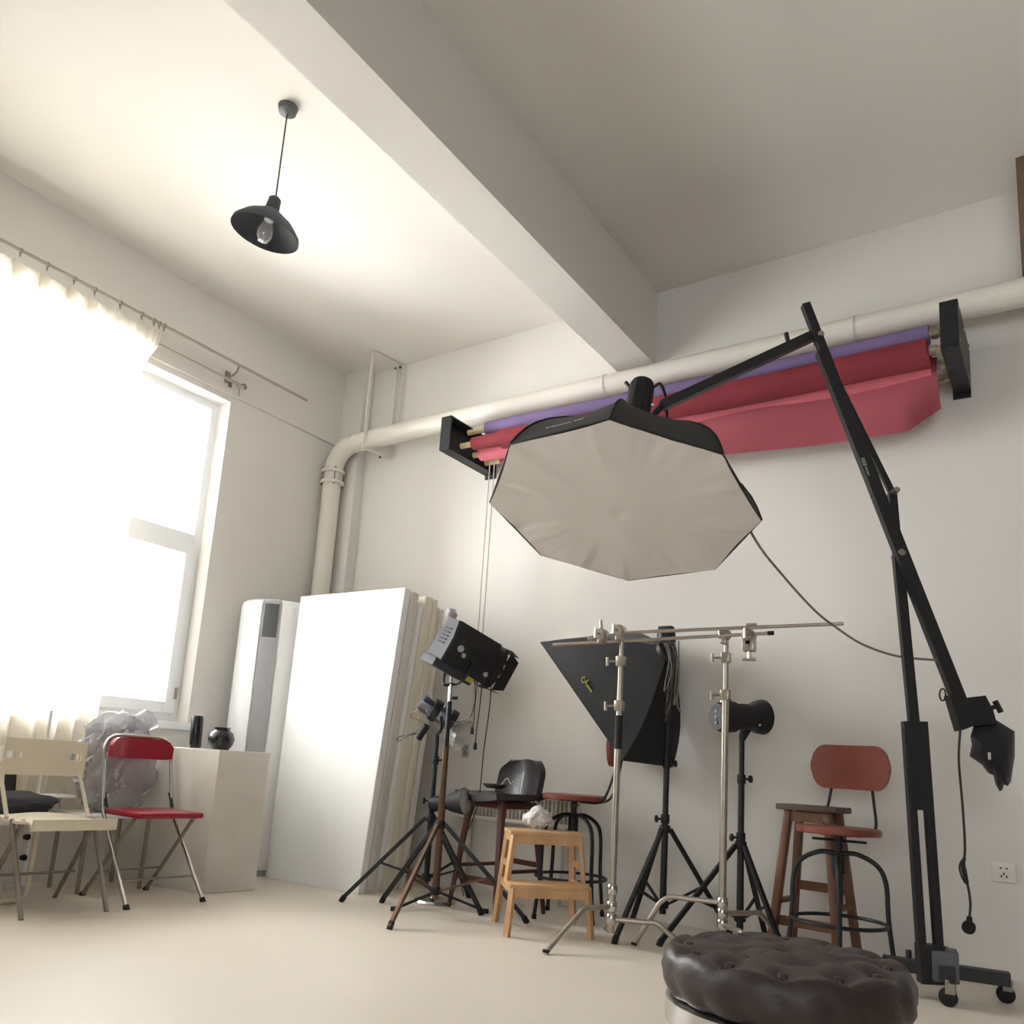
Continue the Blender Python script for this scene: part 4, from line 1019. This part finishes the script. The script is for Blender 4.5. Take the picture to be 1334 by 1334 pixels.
# ================================================================== plinth, vases
b = newbm(); poly = [(-5.04, 3.11), (-4.20, 3.19), (-4.15, 3.53), (-5.04, 3.44)]
prism(b, [(x, y, 0.0) for x, y in poly], (0, 0, 1), .82); bmesh.ops.bevel(b, geom=b.edges[:], offset=.004, segments=1, affect='EDGES')
tag(obj('white_plinth', b, M['plinth']), 'scuffed white box plinth standing under the window corner', 'plinth')
vp_ = at(256, 972, 2, .822)
v1 = thing('black_cylinder_vase', 'tall narrow black cylindrical vase on the white plinth', 'vase', (-4.66, 3.28, .82))
q = at(257, 950, 1, 3.28)
obj('body', lathe(newbm(), [(.034, 0), (.037, .01), (.037, .185), (.034, .2), (.026, .2), (.026, .19)], (q.x, 3.28, .82), (-.06, 0, 1), 20), M['vase'], v1)
v2 = thing('black_round_vase', 'squat round black pot with a wide neck on the white plinth', 'vase', (-4.37, 3.3, .82))
q = at(290, 950, 1, 3.30)
obj('body', lathe(newbm(), [(.048, 0), (.07, .03), (.078, .065), (.068, .1), (.045, .118), (.045, .128), (.05, .135), (.04, .135), (.036, .11)], (q.x, 3.30, .82), (0, 0, 1), 28), M['vase'], v2)

# ================================================================== plastic-wrapped bedding & small white bench behind the chairs
bn_ = thing('low_white_bench', 'low white side bench with steel legs carrying the wrapped bedding', 'bench', (-4.7, 2.83, 0))
obj('seat_board', bx(newbm(), -4.87, -4.52, 2.62, 3.05, .40, .425, .004), M['white'], bn_)
for (x, y) in ((-4.84, 2.65), (-4.55, 2.65), (-4.84, 3.02), (-4.55, 3.02)): obj('leg', tube(newbm(), [(x, y, 0), (x, y, .40)], .012, 8), M['steel'], bn_)
pk = thing('plastic_wrapped_bedding', 'big bag of grey bedding wrapped in clear plastic beneath the window', 'bag', (-4.78, 2.85, .425))
rotb = Matrix.Rotation(math.radians(14), 3, 'X')
bc_ = Vector((-4.69, 2.855, .69))
b = blob(bc_, .125, .225, .275, 2.3, .10, 5, rotb, 0, .10)
for v in b.verts: v.co.z = max(v.co.z, .428)
obj('bedding', b, M['duvet'], pk)
b = blob(bc_+Vector((0, 0, .01)), .14, .245, .295, 5.1, .10, 5, rotb, 0, .14)
for v in b.verts: v.co.z = max(v.co.z, .427)
obj('plastic_wrap', b, M['plastic'], pk)
b = blob(bc_+Vector((.02, .13, .27)), .05, .07, .06, 9, .4, 3, None, .3); obj('knotted_top', b, M['plastic'], pk)

# ================================================================== folding chairs
def red_chair(label, loc, rz):
    """local: faces -Y (front), seat z .46; X right"""
    t = thing('folding_chair', label, 'chair'); z = .455; hw = .205
    b = newbm(); box(b, (0, -.02, z), (.38, .37, .032), None, .012); obj('seat', b, M['red'], t)
    def bk(u, v):
        a = 2*u-1; hh = 1 if abs(a) < .7 else math.sqrt(max(.15, 1-((abs(a)-.7)/.36)**2))
        return Vector((a*.195, .21+.045*(1-a*a)-.02, z+.285+(.115 if True else 0)*v*hh+(1-hh)*.02))
    b = newbm(); sheet(b, bk, 18, 6, .022); obj('backrest', b, M['red'], t)
    # front-leg tube: floor front -> passes seat side -> up to the back top, rounded
    b = newbm(); pts = [(-hw-.015, -.25, 0), (-hw, .14, z), (-hw, .205, z+.26), (-hw+.01, .225, z+.36), (-hw+.06, .23, z+.405), (0, .235, z+.41), (hw-.06, .23, z+.405), (hw-.01, .225, z+.36), (hw, .205, z+.26), (hw, .14, z), (hw+.015, -.25, 0)]
    dense = [Vector(pts[0]), Vector(pts[0]).lerp(Vector(pts[1]), .5)]+catmull(pts[1:-1], 5)+[Vector(pts[0+10]).lerp(Vector(pts[9]), .5), Vector(pts[10])]
    tube(b, dense, .011, 10); obj('front_frame', b, M['chrome'], t)
    for s in (-1, 1):
        lg = obj('rear_leg', tube(newbm(), [(s*(hw-.03), -.13, z-.02), (s*(hw-.02), .26, 0)], .011, 10), M['steel'], t)
        obj('rubber_foot', tube(newbm(), [(s*(hw-.02), .25, .012), (s*(hw-.02), .262, 0)], .016, 10), M['rubber'], lg)
        obj('rubber_foot', tube(newbm(), [(s*(hw+.014), -.236, .018), (s*(hw+.015), -.25, 0)], .016, 10), M['rubber'], t)
        obj('seat_link', bar(newbm(), (s*(hw-.008), .12, z+.02), (s*(hw-.008), .17, z+.10), .018, .006), M['black'], t)
    obj('cross_bar', tube(newbm(), [(-hw-.004, -.165+.03, .125), (hw+.004, -.165+.03, .125)], .006, 8), M['steel'], t)
    obj('cross_bar', tube(newbm(), [(-hw+.02, .14, .14), (hw-.02, .14, .14)], .006, 8), M['steel'], t)
    xform(t, loc, rz); return t
red_chair('red padded folding chair with chrome frame in front of the plinth', (-4.24, 2.83, 0), math.radians(88))

def white_chair(label, loc, rz, z=.44):
    t = thing('folding_chair', label, 'chair'); hw = .20
    def st_(u, v):
        x = (u-.5)*.41; y = -.20+.40*v
        lip = -.04*max(0, 1-v*10)**2 if v < .1 else 0
        return Vector((x, y-(.008 if v < .05 else 0), z+.006*math.cos((u-.5)*6)-.012*math.sin(v*3.1)+lip))
    b = newbm(); sheet(b, st_, 14, 24, .012); obj('seat', b, M['cream'], t)
    b = newbm(); bx(b, -.205, .205, -.215, -.203, z-.05, z+.004, .003); obj('seat_lip', b, M['cream'], t)
    # backrest with two slot handles
    b = newbm(); zb0, zb1 = z+.19, z+.375
    def seg(xa, xb, za, zc, n=6):
        F_ = []
        for i in range(n+1):
            x = xa+(xb-xa)*i/n; y = .225+.03*(1-(x/.21)**2)
            F_.append([b.verts.new((x, y-.006, za)), b.verts.new((x, y-.006, zc)), b.verts.new((x, y+.006, zc)), b.verts.new((x, y+.006, za))])
        for A_, B_ in zip(F_, F_[1:]):
            for k in range(4): b.faces.new((A_[k], A_[(k+1) % 4], B_[(k+1) % 4], B_[k]))
        b.faces.new(F_[0]); b.faces.new(F_[-1][::-1])
    zz0, zz1 = z+.275, z+.308
    seg(-.21, .21, zb0, zz0, 12); seg(-.21, .21, zz1, zb1, 12)
    for a_, c_ in ((-.21, -.19), (-.11, .11), (.19, .21)): seg(a_, c_, zz0, zz1)
    obj('backrest', b, M['cream'], t)
    for s in (-1, 1):
        obj('front_leg', tube(newbm(), [(s*hw, .02, z-.015), (s*hw, -.24, 0)], .0115, 10), M['steel'], t)
        obj('rear_leg', tube(newbm(), [(s*(hw-.025), -.05, z-.015), (s*(hw-.02), .26, 0)], .0115, 10), M['steel'], t)
        obj('back_post', tube(newbm(), [(s*hw, .08, z-.01), (s*hw, .20, z+.15), (s*(hw-.012), .252, z+.24), (s*(hw-.015), .262, z+.36)], .010, 10), M['cream'], t)
    obj('cross_bar', tube(newbm(), [(-hw, .13, .15), (hw, .13, .15)], .007, 8), M['steel'], t)
    xform(t, loc, rz); return t
white_chair('cream plastic folding chair with steel legs in front of the curtain', (-4.26, 2.315, 0), math.radians(87))
# second white chair at the very edge of the frame carrying a black bag
cx_, cy_ = -4.66, 2.13
t = thing('tube_framed_chair', 'white tube-framed chair with a black bag at the left edge', 'chair', (cx_, cy_, 0)); z = .41
b = newbm(); bx(b, cx_-.20, cx_+.20, cy_-.21, cy_+.21, z-.03, z, .008); obj('seat', b, M['white'], t)
for s_ in (-1, 1):
    xx = cx_+s_*.20
    pts = [(xx, cy_-.205, z-.015), (xx, cy_-.205, .08), (xx, cy_-.18, .025), (xx, cy_-.13, .013), (xx, cy_+.13, .013), (xx, cy_+.18, .025), (xx, cy_+.205, .08), (xx, cy_+.205, z-.015)]
    obj('leg_frame', tube(newbm(), catmull(pts, 6), .013, 10), M['cream'], t)
for s_ in (-1, 1): obj('back_post', tube(newbm(), [(cx_-.17, cy_+s_*.19, z-.01), (cx_-.185, cy_+s_*.19, z+.36)], .012, 10), M['white'], t)
b = newbm(); box(b, (cx_-.185, cy_, z+.30), (.02, .40, .12), None, .006); obj('backrest', b, M['white'], t)
_q = at(28, 1048, 0, cx_)
b = blob((cx_+.02, _q.y-.03, z+.06), .15, .17, .065, 1.2, .25, 3, None, .1)
for v in b.verts: v.co.z = max(v.co.z, z+.002)
tag(obj('black_bag', b, M['navy']), 'folded black fabric bag lying on the white tube-framed chair', 'bag')
b = newbm(); box(b, (cx_-.13, _q.y-.06, z+.15), (.03, .15, .24), Matrix.Rotation(-.2, 3, 'Y'), .008)
tag(obj('dark_folder', b, M['navy']), 'dark upright folder leaning on the back of the white tube-framed chair', 'folder')
# thin white stand with a little tray between the chairs
ft = thing('tray_stand', 'slim white pole stand with a small tray and black knobs between the chairs', 'stand', (-4.78, 2.27, 0))
wx = -4.84; wy = at(57, 985, 0, wx).y
obj('pole', tube(newbm(), [(wx, wy, .02), (wx, wy, .98)], .010, 10), M['white'], ft)
obj('tray', bx(newbm(), wx-.08, wx+.12, wy-.01, wy+.16, .50, .515, .003), M['white'], ft)
obj('tray_bracket', bar(newbm(), (wx, wy+.03, .42), (wx, wy+.10, .50), .03, .012), M['cream'], ft)
for z_ in (.28, .17): obj('knob', lathe(newbm(), [(.014, 0), (.018, .01), (.012, .03)], (wx+.01, wy-.01, z_), (0, -1, 0), 10), M['rubber'], ft)
for a in (.4, 2.5, 4.6): obj('foot', bar(newbm(), (wx, wy, .03), (wx+.09*math.cos(a), wy+.09*math.sin(a), .012), .02, .02), M['white'], ft)

# ================================================================== wall fittings
def outlet(label, p, wd, ht, m, holes=True, mh='rubber'):
    t = thing('wall_socket', label, 'socket', tuple(p))
    b = newbm(); bx(b, p.x-wd/2, p.x+wd/2, YB-.014, YB, p.z-ht/2, p.z+ht/2, .003); obj('plate', b, M[m], t)
    for (dx, dz, w_, h_) in ((-.012, .018, .01, .006), (.012, .018, .01, .006), (0, -.008, .006, .012), (-.011, -.02, .006, .01), (.011, -.02, .006, .01)):
        b = newbm(); bx(b, p.x+dx-w_/2, p.x+dx+w_/2, YB-.016, YB-.0135, p.z+dz-h_/2, p.z+dz+h_/2); obj('slot', b, M[mh], t)
    return t
outlet('white wall socket low on the back wall at the right', at(1308, 1136, 1, YB), .10, .092, 'pipe')
outlet('grey wall switch behind the left light stands', at(607, 978, 1, YB), .05, .085, 'acgrey')
# finned convector heater
x0_, x1_ = -3.55, -2.62
rd = thing('wall_convector', 'low white finned heater on the back wall behind the stools', 'heater', (-3.1, YB, .4))
obj('top_rail', bx(newbm(), x0_, x1_, YB-.09, YB-.002, .635, .665, .004), M['pipe'], rd)
obj('bottom_rail', bx(newbm(), x0_, x1_, YB-.09, YB-.002, .47, .495, .004), M['pipe'], rd)
k = 0; xx = x0_+.03
while xx < x1_-.02:
    obj('fin', bx(newbm(), xx, xx+.008, YB-.08, YB-.004, .492, .638), M['pipe'], rd); xx += .03
for xx in (x0_+.1, x1_-.1): obj('support_leg', bx(newbm(), xx, xx+.03, YB-.07, YB-.03, 0, .475), M['pipe'], rd)

# small printed lines
def oct_pan(k, u, v):
    e = octv(k).lerp(octv(k+1), u); rad_ = 1-.88*v+.19*math.sin(math.pi*v)
    return OC+(e-OC)*rad_*(1-.06*math.sin(math.pi*u)*math.sin(math.pi*v))-ON*(.48*v)
for i in range(14):
    if i in (4,): continue
    u = .30+.030*i; p = oct_pan(6, u, .14); p2 = oct_pan(6, u+.03, .14); up_ = (oct_pan(6, u, .2)-p).normalized(); xd = (p2-p).normalized(); n_ = xd.cross(up_).normalized()
    if n_.dot(p-OC) < 0: n_ = -n_
    b = newbm(); box(b, p+n_*.008, (.010 if i % 3 else .006, .010 if i % 2 else .007, .002), Matrix((xd, up_, n_)).transposed()); obj('printed_letter', b, M['print'], oct_)
bdir = (bb_-bt).normalized(); bside = pn.cross(bdir).normalized()
for i in range(9):
    p = bp(1121.5+i*.98, 600+i*2.6, -.03)
    sgn = 1 if pn.dot(CAM-p) > 0 else -1
    b = newbm(); box(b, p+pn*sgn*.026, (.007 if i % 2 else .0045, .016 if i < 4 else .009, .002), Matrix((bdir, bside, pn)).transposed()); obj('printed_letter', b, M['print'], boom)
